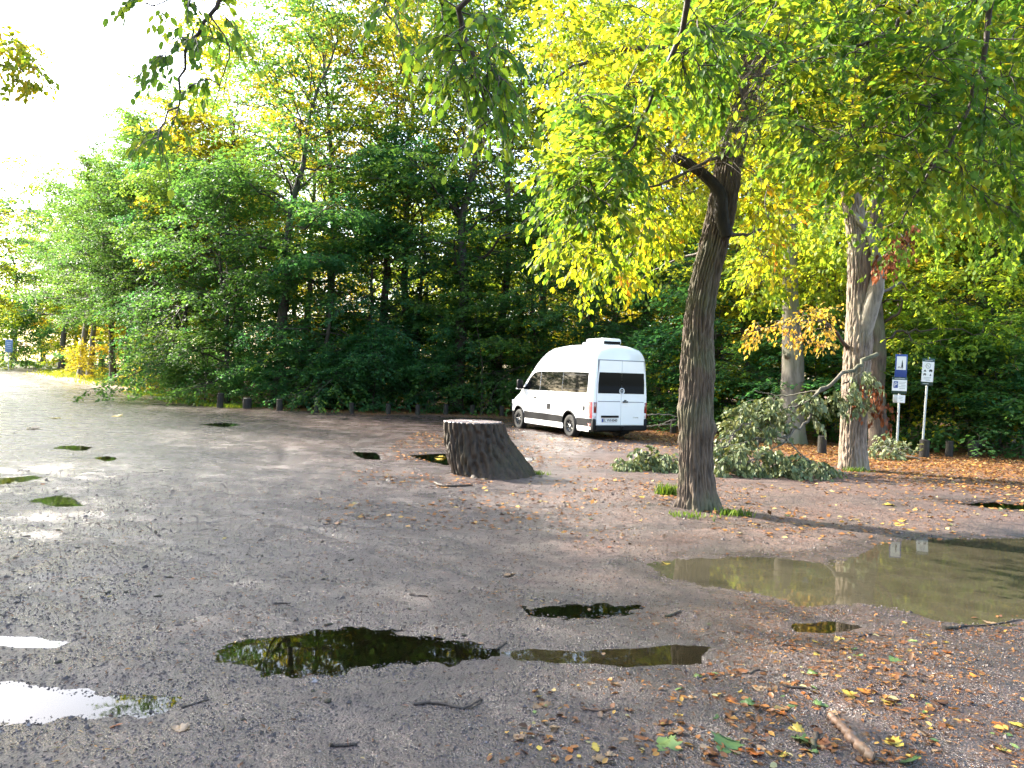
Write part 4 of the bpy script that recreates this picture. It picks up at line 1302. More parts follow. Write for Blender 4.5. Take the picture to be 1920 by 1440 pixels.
bt, cbt, Ybt = hero_trunk('beech_tree', 'smooth thick grey beech trunk with a knot, between the leaning oak and the forked oak', [(1482, 832, 30), (1483, 800, 25), (1486, 740, 22), (1487, 690, 20), (1486, 650, 19), (1482, 560, 14), (1482, 470, 12), (1478, 380, 11), (1478, 280, 10), (1476, 100, 8), (1480, -100, 5)], M_BARK_BEECH, sides=40, n=120, seed=33, amp=0.004, furrow=14, flare=0.06)
kn = MB(); limb(kn, [at(1476, 668, Ybt - 0.25) - cbt, at(1474, 666, Ybt - 0.40) - cbt, at(1473, 664, Ybt - 0.46) - cbt], 0.11, 0.05, 6, 10, 0, 1)
link('knot', kn.mesh('knot', [M_BARK_BEECH]), bt)
lbb = MB(); nb = []
for i, (pts, a, b_) in enumerate([([at(1480, 330, Ybt) - cbt, at(1540, 280, Ybt + 1) - cbt, at(1620, 250, Ybt + 2) - cbt], .07, .012), ([at(1478, 250, Ybt) - cbt, at(1420, 180, Ybt + .8) - cbt, at(1350, 150, Ybt + 1.6) - cbt], .07, .012),
                                  ([at(1478, 180, Ybt) - cbt, at(1440, 100, Ybt - 1) - cbt, at(1390, 60, Ybt - 2) - cbt], .06, .012), ([at(1478, 60, Ybt) - cbt, at(1520, -30, Ybt - 1) - cbt, at(1580, -90, Ybt - 2) - cbt], .05, .012),
                                  ([at(1486, 560, Ybt) - cbt, at(1520, 520, Ybt - .4) - cbt, at(1560, 500, Ybt - .8) - cbt], .03, .01), ([at(1482, 480, Ybt) - cbt, at(1440, 520, Ybt - .6) - cbt, at(1400, 560, Ybt - 1.2) - cbt], .03, .01)]):
    Cc, _ = limb(lbb, pts, a, b_, 14, 6, .2, 500 + i); nb += list(Cc)
Abt = np.vstack([region([(1290, -150), (1330, 300), (1480, 400), (1640, 380), (1700, 0), (1600, -200)], 300, Ybt - 2.5, Ybt + 3, g2), region([(1380, 430), (1400, 590), (1470, 560), (1470, 430)], 60, Ybt - 1.5, Ybt + 1, g2), region([(1500, 420), (1500, 540), (1585, 560), (1590, 420)], 60, Ybt - 1.2, Ybt + 1, g2)]) - cbt
pb_ = grow(lbb, nb, Abt, 71, rmax=.02)
link('limbs', lbb.mesh('limbs', [M_BARK_TWIG]), bt)
o_ = link('crown', leaf_mesh('crown', sprays(pb_, 72, 0.15, 8, 0.03, droop=0.5, flat=0.5, twigs=4, tl=(0.3, 0.9), rnd_hi=0.8), M_LEAF_YG, 'kite'), bt)
o_['kind'] = 'stuff'

lt, clt, Ylt = hero_trunk('oak_tree', 'reddish leaning trunk right behind the forked oak', [(1650, 846, 19), (1646, 800, 16), (1640, 730, 18), (1640, 660, 20), (1634, 590, 20), (1630, 500, 18), (1640, 400, 15), (1650, 250, 12), (1660, 50, 8)], M_BARK_OAK, sides=40, n=120, seed=35, amp=0.01)
lbl = MB(); nb = []
for i, (pts, a, b_) in enumerate([([at(1650, 645, Ylt) - clt, at(1685, 622, Ylt - .2) - clt, at(1720, 618, Ylt - .3) - clt, at(1775, 616, Ylt - .4) - clt, at(1840, 628, Ylt - .3) - clt], .05, .012),
                                  ([at(1700, 620, Ylt - .2) - clt, at(1712, 640, Ylt - .4) - clt, at(1735, 645, Ylt - .6) - clt, at(1790, 634, Ylt - .9) - clt], .03, .01),
                                  ([at(1650, 605, Ylt) - clt, at(1675, 595, Ylt - .3) - clt, at(1690, 575, Ylt - .5) - clt, at(1688, 555, Ylt - .6) - clt], .055, .02),
                                  ([at(1648, 575, Ylt) - clt, at(1665, 562, Ylt - .3) - clt, at(1690, 564, Ylt - .5) - clt], .03, .01),
                                  ([at(1650, 300, Ylt) - clt, at(1700, 220, Ylt + 1) - clt, at(1780, 180, Ylt + 2) - clt], .05, .01)]):
    Cc, _ = limb(lbl, pts, a, b_, 14, 6, .2, 600 + i); nb += list(Cc[3:])
Alt = np.vstack([region([(1680, 500), (1680, 640), (1760, 660), (1900, 640), (1920, 500)], 120, Ylt - 1.2, Ylt + 2.0, g2), region([(1660, 100), (1650, 400), (1920, 470), (1940, 60)], 260, Ylt - 1, Ylt + 3.5, g2)]) - clt
pl_ = grow(lbl, nb, Alt, 81, rmax=.02)
link('limbs', lbl.mesh('limbs', [M_BARK_TWIG]), lt)
o_ = link('crown', leaf_mesh('crown', sprays(pl_, 82, 0.14, 8, 0.03, droop=0.4, flat=0.4, twigs=4, tl=(0.3, 0.9), rnd_hi=0.8), M_LEAF_YG, 'kite'), lt)
o_['kind'] = 'stuff'
bi, cbi, Ybi = hero_trunk('birch_tree', 'thin sunlit pale trunk among the leaves far right of the signs', [(1872, 828, 9), (1870, 760, 8), (1868, 680, 7.5), (1864, 600, 7), (1862, 480, 6), (1866, 340, 5), (1868, 150, 4)], M_BARK_BIRCH, sides=20, n=60, seed=37, amp=0.003)
lbi = MB(); nb = []
for i in range(7):
    v = 460 - i * 60
    s_ = -1 if i % 2 else 1
    Cc, _ = limb(lbi, [at(1864, v, Ybi) - cbi, at(1864 + s_ * 40, v - 40, Ybi - .6) - cbi, at(1864 + s_ * 80, v - 50, Ybi - 1.2 + .4 * i) - cbi], .03, .008, 10, 5, .2, 700 + i); nb += list(Cc)
pi_ = grow(lbi, nb, region([(1760, 60), (1760, 480), (1960, 500), (1980, 60)], 150, Ybi - 2, Ybi + 2, g2) - cbi, 91, rmax=.015)
link('limbs', lbi.mesh('limbs', [M_BARK_TWIG]), bi)
o_ = link('crown', leaf_mesh('crown', sprays(pi_, 92, 0.13, 8, 0.03, droop=0.7, flat=0.6, twigs=4, tl=(0.3, 0.8), rnd_hi=0.9), M_LEAF_YG, 'kite'), bi)
o_['kind'] = 'stuff'

M_BARK_LIMB = barkmat('bark_grey_limb', (0.05, 0.045, 0.036), (0.14, 0.125, 0.10), moss_amt=0.3, bump=0.5)
# ------------------------------------------------------------------  the torn-off branch lying against the forked oak
bb0 = gnd(1440, 892); cbb = np.array([bb0[0], bb0[1], hz(bb0[0], bb0[1])])
brk = thing('fallen_branch', 'torn off branch with wilted pale leaves leaning from the forked oak to the ground', 'branch', cbb)
def k_at(u, v, Y): return at(u, v, Y) - cbb
kb = MB(); kn_ = []
for i, (pts, a, b_) in enumerate([
        ([k_at(1645, 664, Y2 - .45), k_at(1625, 674, Y2 - .5), k_at(1600, 690, Y2 - .55), k_at(1560, 716, Y2 - .6), k_at(1528, 744, Y2 - .6), k_at(1520, 775, Y2 - .65), k_at(1512, 792, Y2 - .7), k_at(1492, 802, Y2 - .8), k_at(1470, 818, Y2 - .9), k_at(1415, 824, Y2 - 1.1), k_at(1345, 842, Y2 - 1.3)], 0.055, 0.014),
        ([k_at(1548, 726, Y2 - .6), k_at(1500, 758, Y2 - .7), k_at(1455, 775, Y2 - .8), k_at(1405, 790, Y2 - 1.0), k_at(1370, 815, Y2 - 1.2), k_at(1340, 840, Y2 - 1.4)], 0.032, 0.010),
        ([k_at(1490, 804, Y2 - .8), k_at(1470, 828, Y2 - 1.0), k_at(1448, 842, Y2 - 1.2), k_at(1400, 866, Y2 - 1.6), k_at(1345, 862, Y2 - 1.8)], 0.022, 0.008),
        ([k_at(1545, 730, Y2 - .6), k_at(1470, 742, Y2 - .2), k_at(1440, 738, Y2 - .1), k_at(1415, 733, Y2)], 0.018, 0.006),
        ([k_at(1420, 824, Y2 - 1.1), k_at(1419, 850, Y2 - 1.3), k_at(1405, 872, Y2 - 1.5), k_at(1370, 884, Y2 - 1.9)], 0.02, 0.007),
        ([k_at(1470, 818, Y2 - .9), k_at(1500, 850, Y2 - 1.4), k_at(1530, 875, Y2 - 1.8), k_at(1565, 888, Y2 - 2.0)], 0.02, 0.007),
        ([k_at(1345, 860, Y2 - 1.6), k_at(1280, 862, Y2 - 1.4), k_at(1220, 862, Y2 - 1.2), k_at(1160, 872, Y2 - 1.1)], 0.02, 0.007)]):
    Cc, _ = limb(kb, pts, a, b_, 30, 8, .2, 800 + i)
    kn_ += list(Cc[6:])
ob = link('limb', kb.mesh('limb', [M_BARK_LIMB]), brk)
gk = np.random.default_rng(37)
AK = np.vstack([region([(1345, 830), (1360, 780), (1400, 745), (1450, 740), (1480, 760), (1470, 800), (1400, 840)], 75, Y2 - 1.3, Y2 - .1, gk),
                region([(1340, 835), (1345, 895), (1440, 903), (1500, 905), (1575, 892), (1540, 862), (1450, 845)], 130, Y2 - 2.1, Y2 - .9, gk),
                region([(1148, 882), (1160, 862), (1200, 838), (1240, 850), (1275, 852), (1275, 886), (1200, 888)], 60, Y2 - 1.6, Y2 - .6, gk),
                region([(1500, 740), (1540, 735), (1530, 790), (1505, 790)], 14, Y2 - .9, Y2 - .4, gk),
                region([(1560, 725), (1640, 690), (1650, 740), (1580, 770)], 20, Y2 - .8, Y2 - .45, gk)])
AK[:, 2] = np.maximum(AK[:, 2], 0.10)
AK = AK - cbb
tw = MB()
pk = grow(tw, kn_, AK, 95, rmax=.009, r_end=.003)
SK = sprays(pk, 96, 0.125, 8, 0.03, droop=0.8, flat=1.0, mb=tw, twigs=3, tl=(0.12, 0.35))
zmin = SK[0][:, 2] + cbb[2] < 0.04
SK[0][zmin, 2] = 0.045 - cbb[2] + gk.random(zmin.sum()) * 0.06
link('twigs', tw.mesh('twigs', [M_BARK_LIMB]), brk)
o_ = link('foliage', leaf_mesh('foliage', SK, M_LEAF_PALE, 'oval'), brk)
o_['kind'] = 'stuff'
# a smaller fallen spray by the signs
bs = gnd(1672, 862); cbs = np.array([bs[0], bs[1], hz(bs[0], bs[1])])
brs = thing('fallen_branch', 'small fallen branch with pale leaves on the ground in front of the signs', 'branch', cbs)
ks = MB()
Cc, _ = limb(ks, [at(1725, 862, bs[1]) - cbs, at(1690, 850, bs[1] + .2) - cbs, at(1660, 838, bs[1] + .3) - cbs, at(1635, 850, bs[1] + .2) - cbs], .02, .008, 14, 6, .2, 3)
ps = grow(ks, list(Cc), region([(1628, 860), (1640, 830), (1660, 818), (1690, 832), (1720, 850), (1720, 863), (1660, 864)], 50, bs[1] - .2, bs[1] + .9, gk) - cbs, 97, rmax=.008)
SS = sprays(ps, 98, 0.12, 7, 0.03, droop=0.4, flat=0.9, mb=ks, twigs=2, tl=(0.12, 0.3), rnd_lo=.15)
link('limb', ks.mesh('limb', [M_BARK_GREY]), brs)
o_ = link('foliage', leaf_mesh('foliage', SS, M_LEAF_PALE, 'oval'), brs); o_['kind'] = 'stuff'



lt0, mw = LEFT_TIP
mbt = MB(); Cc, _ = limb(mbt, [np.array(lt0.location) + [0.5, 0, 8.5], at(-120, 90, 17), at(-40, 110, 16.6), at(20, 125, 16.2), at(85, 140, 16)], .05, .008, 18, 5, .1, 5)
C2, _ = limb(mbt, [Cc[9], at(0, 165, 16.5), at(70, 165, 16.2)], .02, .006, 10, 5, .1, 6)
pth = grow(mbt, list(Cc[6:]) + list(C2), np.vstack([region([(-60, 60), (15, 55), (60, 75), (85, 130), (40, 140), (-60, 130)], 46, 15.6, 17, g2), region([(0, 150), (85, 140), (75, 175), (10, 170)], 9, 15.6, 16.5, g2)]), 7, rmax=.01)
St = sprays(pth, 8, .13, 7, .03, droop=.7, flat=.7, twigs=3, mb=mbt, tl=(.2, .45))
for nm, me_ in (('branch_tip', mbt.mesh('branch_tip', [M_BARK_TWIG])), ('branch_leaves', leaf_mesh('branch_leaves', St, M_LEAF_YG, 'oval'))):
    me_.transform(mw.inverted())
    o_ = link(nm, me_, lt0)
    if nm == 'branch_leaves': o_['kind'] = 'stuff'

#%%PART4
# =====================================================================  materials of made things
M_WHITE = plain('white_paint', (0.80, 0.81, 0.82), rough=0.22, noise=0.02, scale=2, coat=0.6)
M_GREYPL = plain('grey_plastic', (0.008, 0.0085, 0.0105), rough=0.6, noise=0.1, scale=8, spec=0.2)
M_BLACKPL = plain('black_plastic', (0.004, 0.004, 0.0045), rough=0.6, noise=0.1, spec=0.2)
M_RUBBER = plain('tyre_rubber', (0.018, 0.017, 0.016), rough=0.8, noise=0.25, scale=12)
M_RIM = plain('black_rim', (0.012, 0.012, 0.013), rough=0.25, noise=0.05, metal=0.0, coat=0.5)
M_GLASS = plain('dark_tinted_glass', (0.004, 0.0045, 0.005), rough=0.03, noise=0.05, spec=0.1, coat=0.0)
M_RED = plain('red_lamp_lens', (0.70, 0.010, 0.018), rough=0.12, noise=0.08, coat=1.0)
M_DRED = plain('dark_red_lamp_lens', (0.16, 0.006, 0.008), rough=0.12, noise=0.08, coat=1.0)
M_CLEAR = plain('clear_lamp_lens', (0.55, 0.52, 0.52), rough=0.1, noise=0.05, coat=1.0)
M_SEAM = plain('panel_gap', (0.16, 0.17, 0.19), rough=0.6, noise=0.05)
M_CHROME = plain('bright_metal', (0.6, 0.6, 0.62), rough=0.25, metal=1.0, noise=0.03)
M_PLATE = plain('number_plate_white', (0.62, 0.64, 0.66), rough=0.35, noise=0.03)
M_EUBLUE = plain('plate_blue', (0.02, 0.05, 0.28), rough=0.35, noise=0.03)
M_INK = plain('black_print', (0.015, 0.016, 0.018), rough=0.45, noise=0.05)
M_GALV = plain('galvanised_steel', (0.42, 0.44, 0.42), rough=0.45, metal=0.4, noise=0.15, scale=14)
M_SIGNW = plain('sign_white', (0.66, 0.69, 0.68), rough=0.4, noise=0.05)
M_SIGNB = plain('sign_blue', (0.012, 0.045, 0.20), rough=0.4, noise=0.06)
M_SIGNG = plain('sign_dark_green', (0.006, 0.035, 0.028), rough=0.4, noise=0.06)
M_SIGNGREY = plain('sign_grey_text', (0.30, 0.33, 0.33), rough=0.5, noise=0.05)
M_POST = barkmat('weathered_post', (0.009, 0.007, 0.006), (0.032, 0.026, 0.020), moss=(0.05, 0.065, 0.03), moss_amt=0.4, scale=1.6)
M_STUMP = barkmat('bark_wet_stump', (0.005, 0.0032, 0.002), (0.042, 0.024, 0.014), moss=(0.05, 0.05, 0.02), moss_amt=0.25, rough=0.6, bump=0.9)


def cutmat():
    m, nt, b, o = mat('sawn_wet_wood')
    tc = N(nt, 'ShaderNodeTexCoord')
    wv = N(nt, 'ShaderNodeTexWave', wave_type='RINGS', rings_direction='Z', i_Scale=9.0, i_Distortion=3.0, i_Detail=3.0)
    nt.links.new(tc.outputs['Object'], wv.inputs['Vector'])
    nz = N(nt, 'ShaderNodeTexNoise', i_Scale=7.0, i_Detail=4.0)
    nt.links.new(tc.outputs['Object'], nz.inputs['Vector'])
    r = ramp(nt, [(0.2, (0.20, 0.165, 0.155)), (0.8, (0.30, 0.255, 0.245))])
    nt.links.new(wv.outputs[0], r.inputs[0])
    r2 = ramp(nt, [(0.35, (0.55, 0.52, 0.55)), (0.6, (1, 1, 1))])
    nt.links.new(nz.outputs[0], r2.inputs[0])
    mx = N(nt, 'ShaderNodeMix', data_type='RGBA', blend_type='MULTIPLY')
    mx.inputs['Factor'].default_value = 1
    nt.links.new(r.outputs[0], mx.inputs['A']); nt.links.new(r2.outputs[0], mx.inputs['B'])
    nt.links.new(mx.outputs['Result'], b.inputs['Base Color'])
    b.inputs['Roughness'].default_value = 0.25
    return m


M_CUT = cutmat()

# =====================================================================  the stump
sb = gnd(916, 888); Ys = sb[1]
cs = np.array([sb[0], sb[1], hz(sb[0], sb[1])])
stump = thing('tree_stump', 'thick dark wet sawn off tree stump standing alone on the gravel', 'stump', cs)
px = lambda u, v: at(u, v, Ys) - cs
sp_path = [px(918, 905), px(914, 880), px(905, 858), px(898, 838), px(891, 812), px(886, 791)]
sp_path[0][2] = -0.2
kk = Ys / FPX
V, F, C, rr = bark_trunk(sp_path, [78 * kk, 68 * kk, 62 * kk, 59 * kk, 56 * kk, 54.5 * kk], 220, 120, 61, amp=0.06, furrow=30, lobes=0.05, flare=0.0,
                         bulges=((0.08, 0.15, 0.13, 0.14), (0.06, 2.6, 0.10, 0.12), (0.05, -1.3, 0.16, 0.12), (0.05, -2.3, 0.10, 0.12)))
zt_ = V[-1, :, 2].mean(); V[-1, :, 2] = zt_; V[:-1, :, 2] = np.minimum(V[:-1, :, 2], zt_ - 0.012)
link('trunk', MB().add(V.reshape(-1, 3), F).mesh('trunk', [M_STUMP]), stump)
top = V[-1]; tcn = top.mean(0)
tmb = MB()
rings = [1.0, 0.985, 0.8, 0.55, 0.3, 0.12]
gs = np.random.default_rng(3)
Vt = np.vstack([tcn + (top - tcn) * r_ + np.array([0, 0, 0.0 if r_ == 1 else 0.012]) for r_ in rings] + [tcn + [0, 0, 0.008]])
Vt[220:, 2] += gs.normal(0, 0.0012, len(Vt) - 220)
Fq = [[k_ * 220 + i, k_ * 220 + (i + 1) % 220, (k_ + 1) * 220 + (i + 1) % 220, (k_ + 1) * 220 + i] for k_ in range(5) for i in range(220)]
tmb.add(Vt, Fq); tmb.add(Vt, [[1100 + i, 1100 + (i + 1) % 220, 1320] for i in range(220)])
ct = link('sawn_top', tmb.mesh('sawn_top', [M_CUT], smooth=False), stump)
ct['label'] = 'flat pale grey sawn top of the stump'
for (pts, r1_, r2_, sd_) in [([px(950, 850), px(968, 868) + [0, -.1, 0], px(988, 885) + [0, -.2, 0], px(1012, 898) + [0, -.25, -.05]], .15, .03, 1),
                             ([px(948, 868) + [0, -.25, 0], px(962, 890) + [0, -.42, 0], px(978, 905) + [0, -.5, -.06]], .15, .05, 2)]:
    V, F, C, rr = bark_trunk(pts, [r1_, r1_ * .8, r2_ * 1.4, r2_], 36, 40, 70 + sd_, amp=0.012, furrow=12)
    link('root', MB().add(V.reshape(-1, 3), F).mesh('root', [M_STUMP]), stump)

# =====================================================================  the camper van
pr = gnd(1070, 819); pf = gnd(974, 803.5)
hd = nrm((pf - pr)[None, :2])[0]
left_n = np.array([-hd[1], hd[0]])
axle = pr[:2] - left_n * 0.93
org = axle + hd * 1.65
van = thing('camper_van', 'white high roof camper van parked with its rear to the camera', 'van', (org[0], org[1], 0.0), math.atan2(hd[1], hd[0]))
zv = [hz(*(org + hd * a + left_n * b_)) for a in (-1.65, 1.99) for b_ in (-.87, .87)]
van.location.z = float(np.mean(zv))

XT = np.array([-3.02, -2.98, -2.90, -2.70, -2.2, -1.0, -0.4, 0.0, 0.35, 0.65, 0.95, 1.25, 1.55, 1.80, 1.98, 2.15, 2.40, 2.65, 2.82, 2.93, 2.985])
ZT = np.array([2.72, 2.80, 2.86, 2.90, 2.94, 2.96, 2.95, 2.92, 2.83, 2.68, 2.46, 2.20, 1.93, 1.68, 1.50, 1.40, 1.30, 1.18, 1.05, 0.90, 0.70])
PW = np.array([0.965, 0.995, 1.012, 1.018, 1.02, 1.02, 1.02, 1.02, 1.02, 1.02, 1.02, 1.02, 1.02, 1.015, 1.01, 1.00, 0.975, 0.93, 0.87, 0.79, 0.70])
xs_ = np.unique(np.concatenate([XT, np.linspace(-2.9, 2.9, 40)]))
def ztop(x): return np.interp(x, XT, ZT)
def halfw(x, z):
    w = np.interp(x, XT, PW)
    w = w - 0.045 * sstep(0.75, 0.25, z) - 0.085 * np.clip(z - 1.30, 0, 3) ** 1.15
    zt = ztop(x)
    rc = np.minimum(0.42, 0.28 * zt)            # rounding towards the roof
    t = np.clip((z - (zt - rc)) / rc, 0, 1)
    return w * (1 - 0.55 * (1 - np.sqrt(np.maximum(0, 1 - t ** 2.6))))
zr = np.concatenate([np.linspace(0, 0.55, 12), np.linspace(0.6, 1.0, 14)])
SEC = []
for x in xs_:
    zb = 0.30 if x < 2.5 else np.interp(x, [2.5, 2.985], [0.30, 0.42])
    z = zb + (ztop(x) - zb) * zr
    SEC.append([(x, float(halfw(x, a)), a) for a in z] + [(x, 0.0, float(ztop(x)) + 0.025)] + [(x, -float(halfw(x, a)), a) for a in z[::-1]])
SEC = np.array(SEC); nS, nP = SEC.shape[:2]
ii = np.arange(nS * nP).reshape(nS, nP)
Fb = np.stack([ii[:-1, :-1], ii[1:, :-1], ii[1:, 1:], ii[:-1, 1:]], -1).reshape(-1, 4)
Fbot = np.stack([ii[:-1, -1], ii[1:, -1], ii[1:, 0], ii[:-1, 0]], -1)
bme = mesh_np('body', SEC.reshape(-1, 3), [Fb, Fbot, ii[0][None, :], ii[-1][None, ::-1]], [M_WHITE, M_BLACKPL])
bm = bmesh.new(); bm.from_mesh(bme); bmesh.ops.recalc_face_normals(bm, faces=bm.faces[:]); bm.to_mesh(bme); bm.free()
body = link('body', bme, van)
# wheel arches cut out of the body
cut = MB()
for ax in (-1.65, 1.99):
    for s_ in (1, -1):
        cut.tubes(np.array([[ax, s_ * 0.66, 0.37], [ax, s_ * 1.2, 0.37]]), np.array([0.435, 0.435]), 40, cap=True)
cme = cut.mesh('cutter', [M_BLACKPL], smooth=False)
bm = bmesh.new(); bm.from_mesh(cme); bmesh.ops.remove_doubles(bm, verts=bm.verts[:], dist=1e-5); bmesh.ops.recalc_face_normals(bm, faces=bm.faces[:]); bm.to_mesh(cme); bm.free()
cob = link('cutter', cme)
md = body.modifiers.new('arches', 'BOOLEAN'); md.operation = 'DIFFERENCE'; md.object = cob; md.solver = 'EXACT'; md.material_mode = 'TRANSFER'
bpy.context.view_layer.update()
ctmp = body.parent; body.parent = None
bpy.context.view_layer.update()
dg = bpy.context.evaluated_depsgraph_get()
nb_ = bpy.data.meshes.new_from_object(body.evaluated_get(dg), depsgraph=dg)
body.modifiers.clear(); body.data = nb_; body.parent = ctmp
bpy.data.objects.remove(cob)
nb_.set_sharp_from_angle(angle=math.radians(40))


def side_panel(name, poly_top, poly_bot, off, m, s_, parent=van, nx=12, nz=8, thick=0.006, zf=None):
    """panel that follows the body side; poly_top/bot: (x, z) polylines of equal length, rear to front"""
    pt = np.array(poly_top, float); pb = np.array(poly_bot, float)
    t = np.linspace(0, 1, nx)
    def ev(p):
        return np.stack([np.interp(t, np.linspace(0, 1, len(p)), p[:, k]) for k in (0, 1)], -1)
    a, b_ = ev(pt), ev(pb)
    k = np.linspace(0, 1, nz)[:, None, None]
    G = b_[None] * (1 - k) + a[None] * k
    y = halfw(G[..., 0], G[..., 1]) + off
    V = np.stack([G[..., 0], s_ * y, G[..., 1]], -1)
    id_ = np.arange(nx * nz).reshape(nz, nx)
    F = np.stack([id_[:-1, :-1], id_[1:, :-1], id_[1:, 1:], id_[:-1, 1:]], -1).reshape(-1, 4)
    if s_ < 0: F = F[:, ::-1]
    V2 = V.copy(); V2[..., 1] -= s_ * (off + 0.01)
    rim = np.concatenate([id_[0], id_[1:, -1], id_[-1, -2::-1], id_[-2:0:-1, 0]])
    n0 = nx * nz
    R1 = np.stack([rim, np.roll(rim, -1), np.roll(rim, -1) + n0, rim + n0], 1)
    mb = MB(); mb.add(np.vstack([V.reshape(-1, 3), V2.reshape(-1, 3)]), np.vstack([F, R1]))
    me = mb.mesh(name, [m], smooth=False)
    bmx = bmesh.new(); bmx.from_mesh(me); bmesh.ops.recalc_face_normals(bmx, faces=bmx.faces[:]); bmx.to_mesh(me); bmx.free()
    return link(name, me, parent)


def strip(name, c, d, m, parent=van, bev=0.0):
    return link(name, MB().box(c, d, 0, bev).mesh(name, [m], smooth=False), parent)


for s_ in (1, -1):
    side_panel('side_window', [(-2.70, 2.03), (-2.67, 2.05), (-1.16, 2.06)], [(-2.70, 1.45), (-2.64, 1.42), (-1.16, 1.42)], 0.006, M_GLASS, s_)
    side_panel('side_window', [(-1.13, 2.06), (0.37, 2.06)], [(-1.13, 1.42), (0.37, 1.42)], 0.006, M_GLASS, s_)
    side_panel('cab_window', [(0.41, 2.06), (0.78, 2.03), (0.96, 1.97), (1.12, 1.87)], [(0.41, 1.42), (0.85, 1.42), (1.25, 1.42), (1.58, 1.43)], 0.006, M_GLASS, s_, nx=20)
    # caravan window frame inside the rear pane
    fr = side_panel('window_frame', [(-2.58, 1.97), (-1.28, 1.99)], [(-2.58, 1.945), (-1.28, 1.965)], 0.018, M_GREYPL, s_)
    side_panel('window_frame', [(-2.58, 1.52), (-1.28, 1.53)], [(-2.58, 1.50), (-1.28, 1.51)], 0.018, M_GREYPL, s_)
    side_panel('sill_band', [(-2.98, 0.64), (-2.1, 0.64)], [(-2.98, 0.40), (-2.1, 0.40)], 0.012, M_GREYPL, s_)
    side_panel('sill_band', [(-1.19, 0.64), (1.53, 0.66)], [(-1.19, 0.42), (1.53, 0.42)], 0.012, M_GREYPL, s_, nx=24)
    side_panel('side_skirt', [(-1.19, 0.415), (1.53, 0.415)], [(-1.19, 0.24), (1.53, 0.24)], 0.004, M_WHITE, s_, nx=24)
    side_panel('front_bumper', [(2.46, 0.62), (2.90, 0.60)], [(2.46, 0.30), (2.90, 0.34)], 0.010, M_GREYPL, s_)
    # arch lips
    for ax in (-1.65, 1.99):
        an = np.linspace(0.10, math.pi - 0.10, 22)
        P = np.stack([ax + 0.45 * np.cos(an), s_ * (halfw(ax + 0.45 * np.cos(an), 0.37 + 0.45 * np.sin(an)) + 0.004), 0.37 + 0.45 * np.sin(an)], -1)
        link('arch_trim', MB().tubes(P, np.full(22, 0.028), 6).mesh('arch_trim', [M_GREYPL]), van)
    tl_ = side_panel('tail_light', [(-2.985, 1.15), (-2.80, 1.16)], [(-2.985, 0.66), (-2.83, 0.66)], 0.012, M_RED, s_, nx=6, nz=5)
    link('rear_lens', MB().box((-3.02, s_ * 0.905, 0.985), (0.03, 0.11, 0.33), 0, 0.008).mesh('rear_lens', [M_DRED]), tl_)
    link('reversing_lens', MB().box((-3.02, s_ * 0.905, 0.735), (0.028, 0.10, 0.14), 0, 0.008).mesh('reversing_lens', [M_CLEAR]), tl_)
    side_panel('reflector', [(-2.97, 0.50), (-2.78, 0.50)], [(-2.97, 0.42), (-2.80, 0.42)], 0.020, M_DRED, s_, nx=5, nz=3)
    side_panel('door_handle', [(0.62, 1.18), (0.80, 1.18)], [(0.62, 1.15), (0.80, 1.15)], 0.03, M_BLACKPL, s_, nx=4, nz=3)
    for xx in (0.39, -1.145):
        side_panel('panel_gap', [(xx - .004, 2.1), (xx + .004, 2.1)], [(xx - .004, 0.68), (xx + .004, 0.68)], 0.003, M_SEAM, s_, nx=2, nz=14)
    side_panel('crease', [(-2.75, 1.125), (2.2, 1.14)], [(-2.75, 1.115), (2.2, 1.13)], 0.003, M_SEAM, s_, nx=30, nz=2)
    # mirror
    mr = link('mirror', MB().box((1.62, s_ * 1.17, 1.60), (0.16, 0.22, 0.34), 0, 0.05).box((1.60, s_ * 1.04, 1.47), (0.10, 0.16, 0.07), 0, 0.02).mesh('mirror', [M_BLACKPL]), van)
    link('mirror_cap', MB().box((1.66, s_ * 1.17, 1.44), (0.13, 0.21, 0.05), 0, 0.02).mesh('mirror_cap', [M_WHITE]), mr)
side_panel('service_hatch', [(-0.40, 0.99), (-0.16, 0.99)], [(-0.40, 0.80), (-0.16, 0.80)], 0.012, M_GREYPL, 1, nx=4, nz=4)
side_panel('power_socket', [(-2.60, 1.01), (-2.50, 1.01)], [(-2.60, 0.86), (-2.50, 0.86)], 0.012, M_GREYPL, 1, nx=3, nz=3)
# windscreen
wsx = np.linspace(1.12, 1.92, 8)
Vw = np.array([[(x + 0.012, y * (halfw(x, ztop(x) - 0.10) - 0.08), ztop(x) + 0.034 - 0.10 * abs(y) ** 4) for y in np.linspace(-1, 1, 15)] for x in wsx])
id_ = np.arange(8 * 15).reshape(8, 15)
link('windscreen', mesh_np('windscreen', Vw.reshape(-1, 3), np.stack([id_[:-1, :-1], id_[1:, :-1], id_[1:, 1:], id_[:-1, 1:]], -1).reshape(-1, 4), [M_GLASS]), van)
for s_ in (1, -1):
    link('headlight', MB().box((2.83, s_ * 0.72, 0.92), (0.16, 0.28, 0.20), 0, 0.04).mesh('headlight', [M_CLEAR]), van)
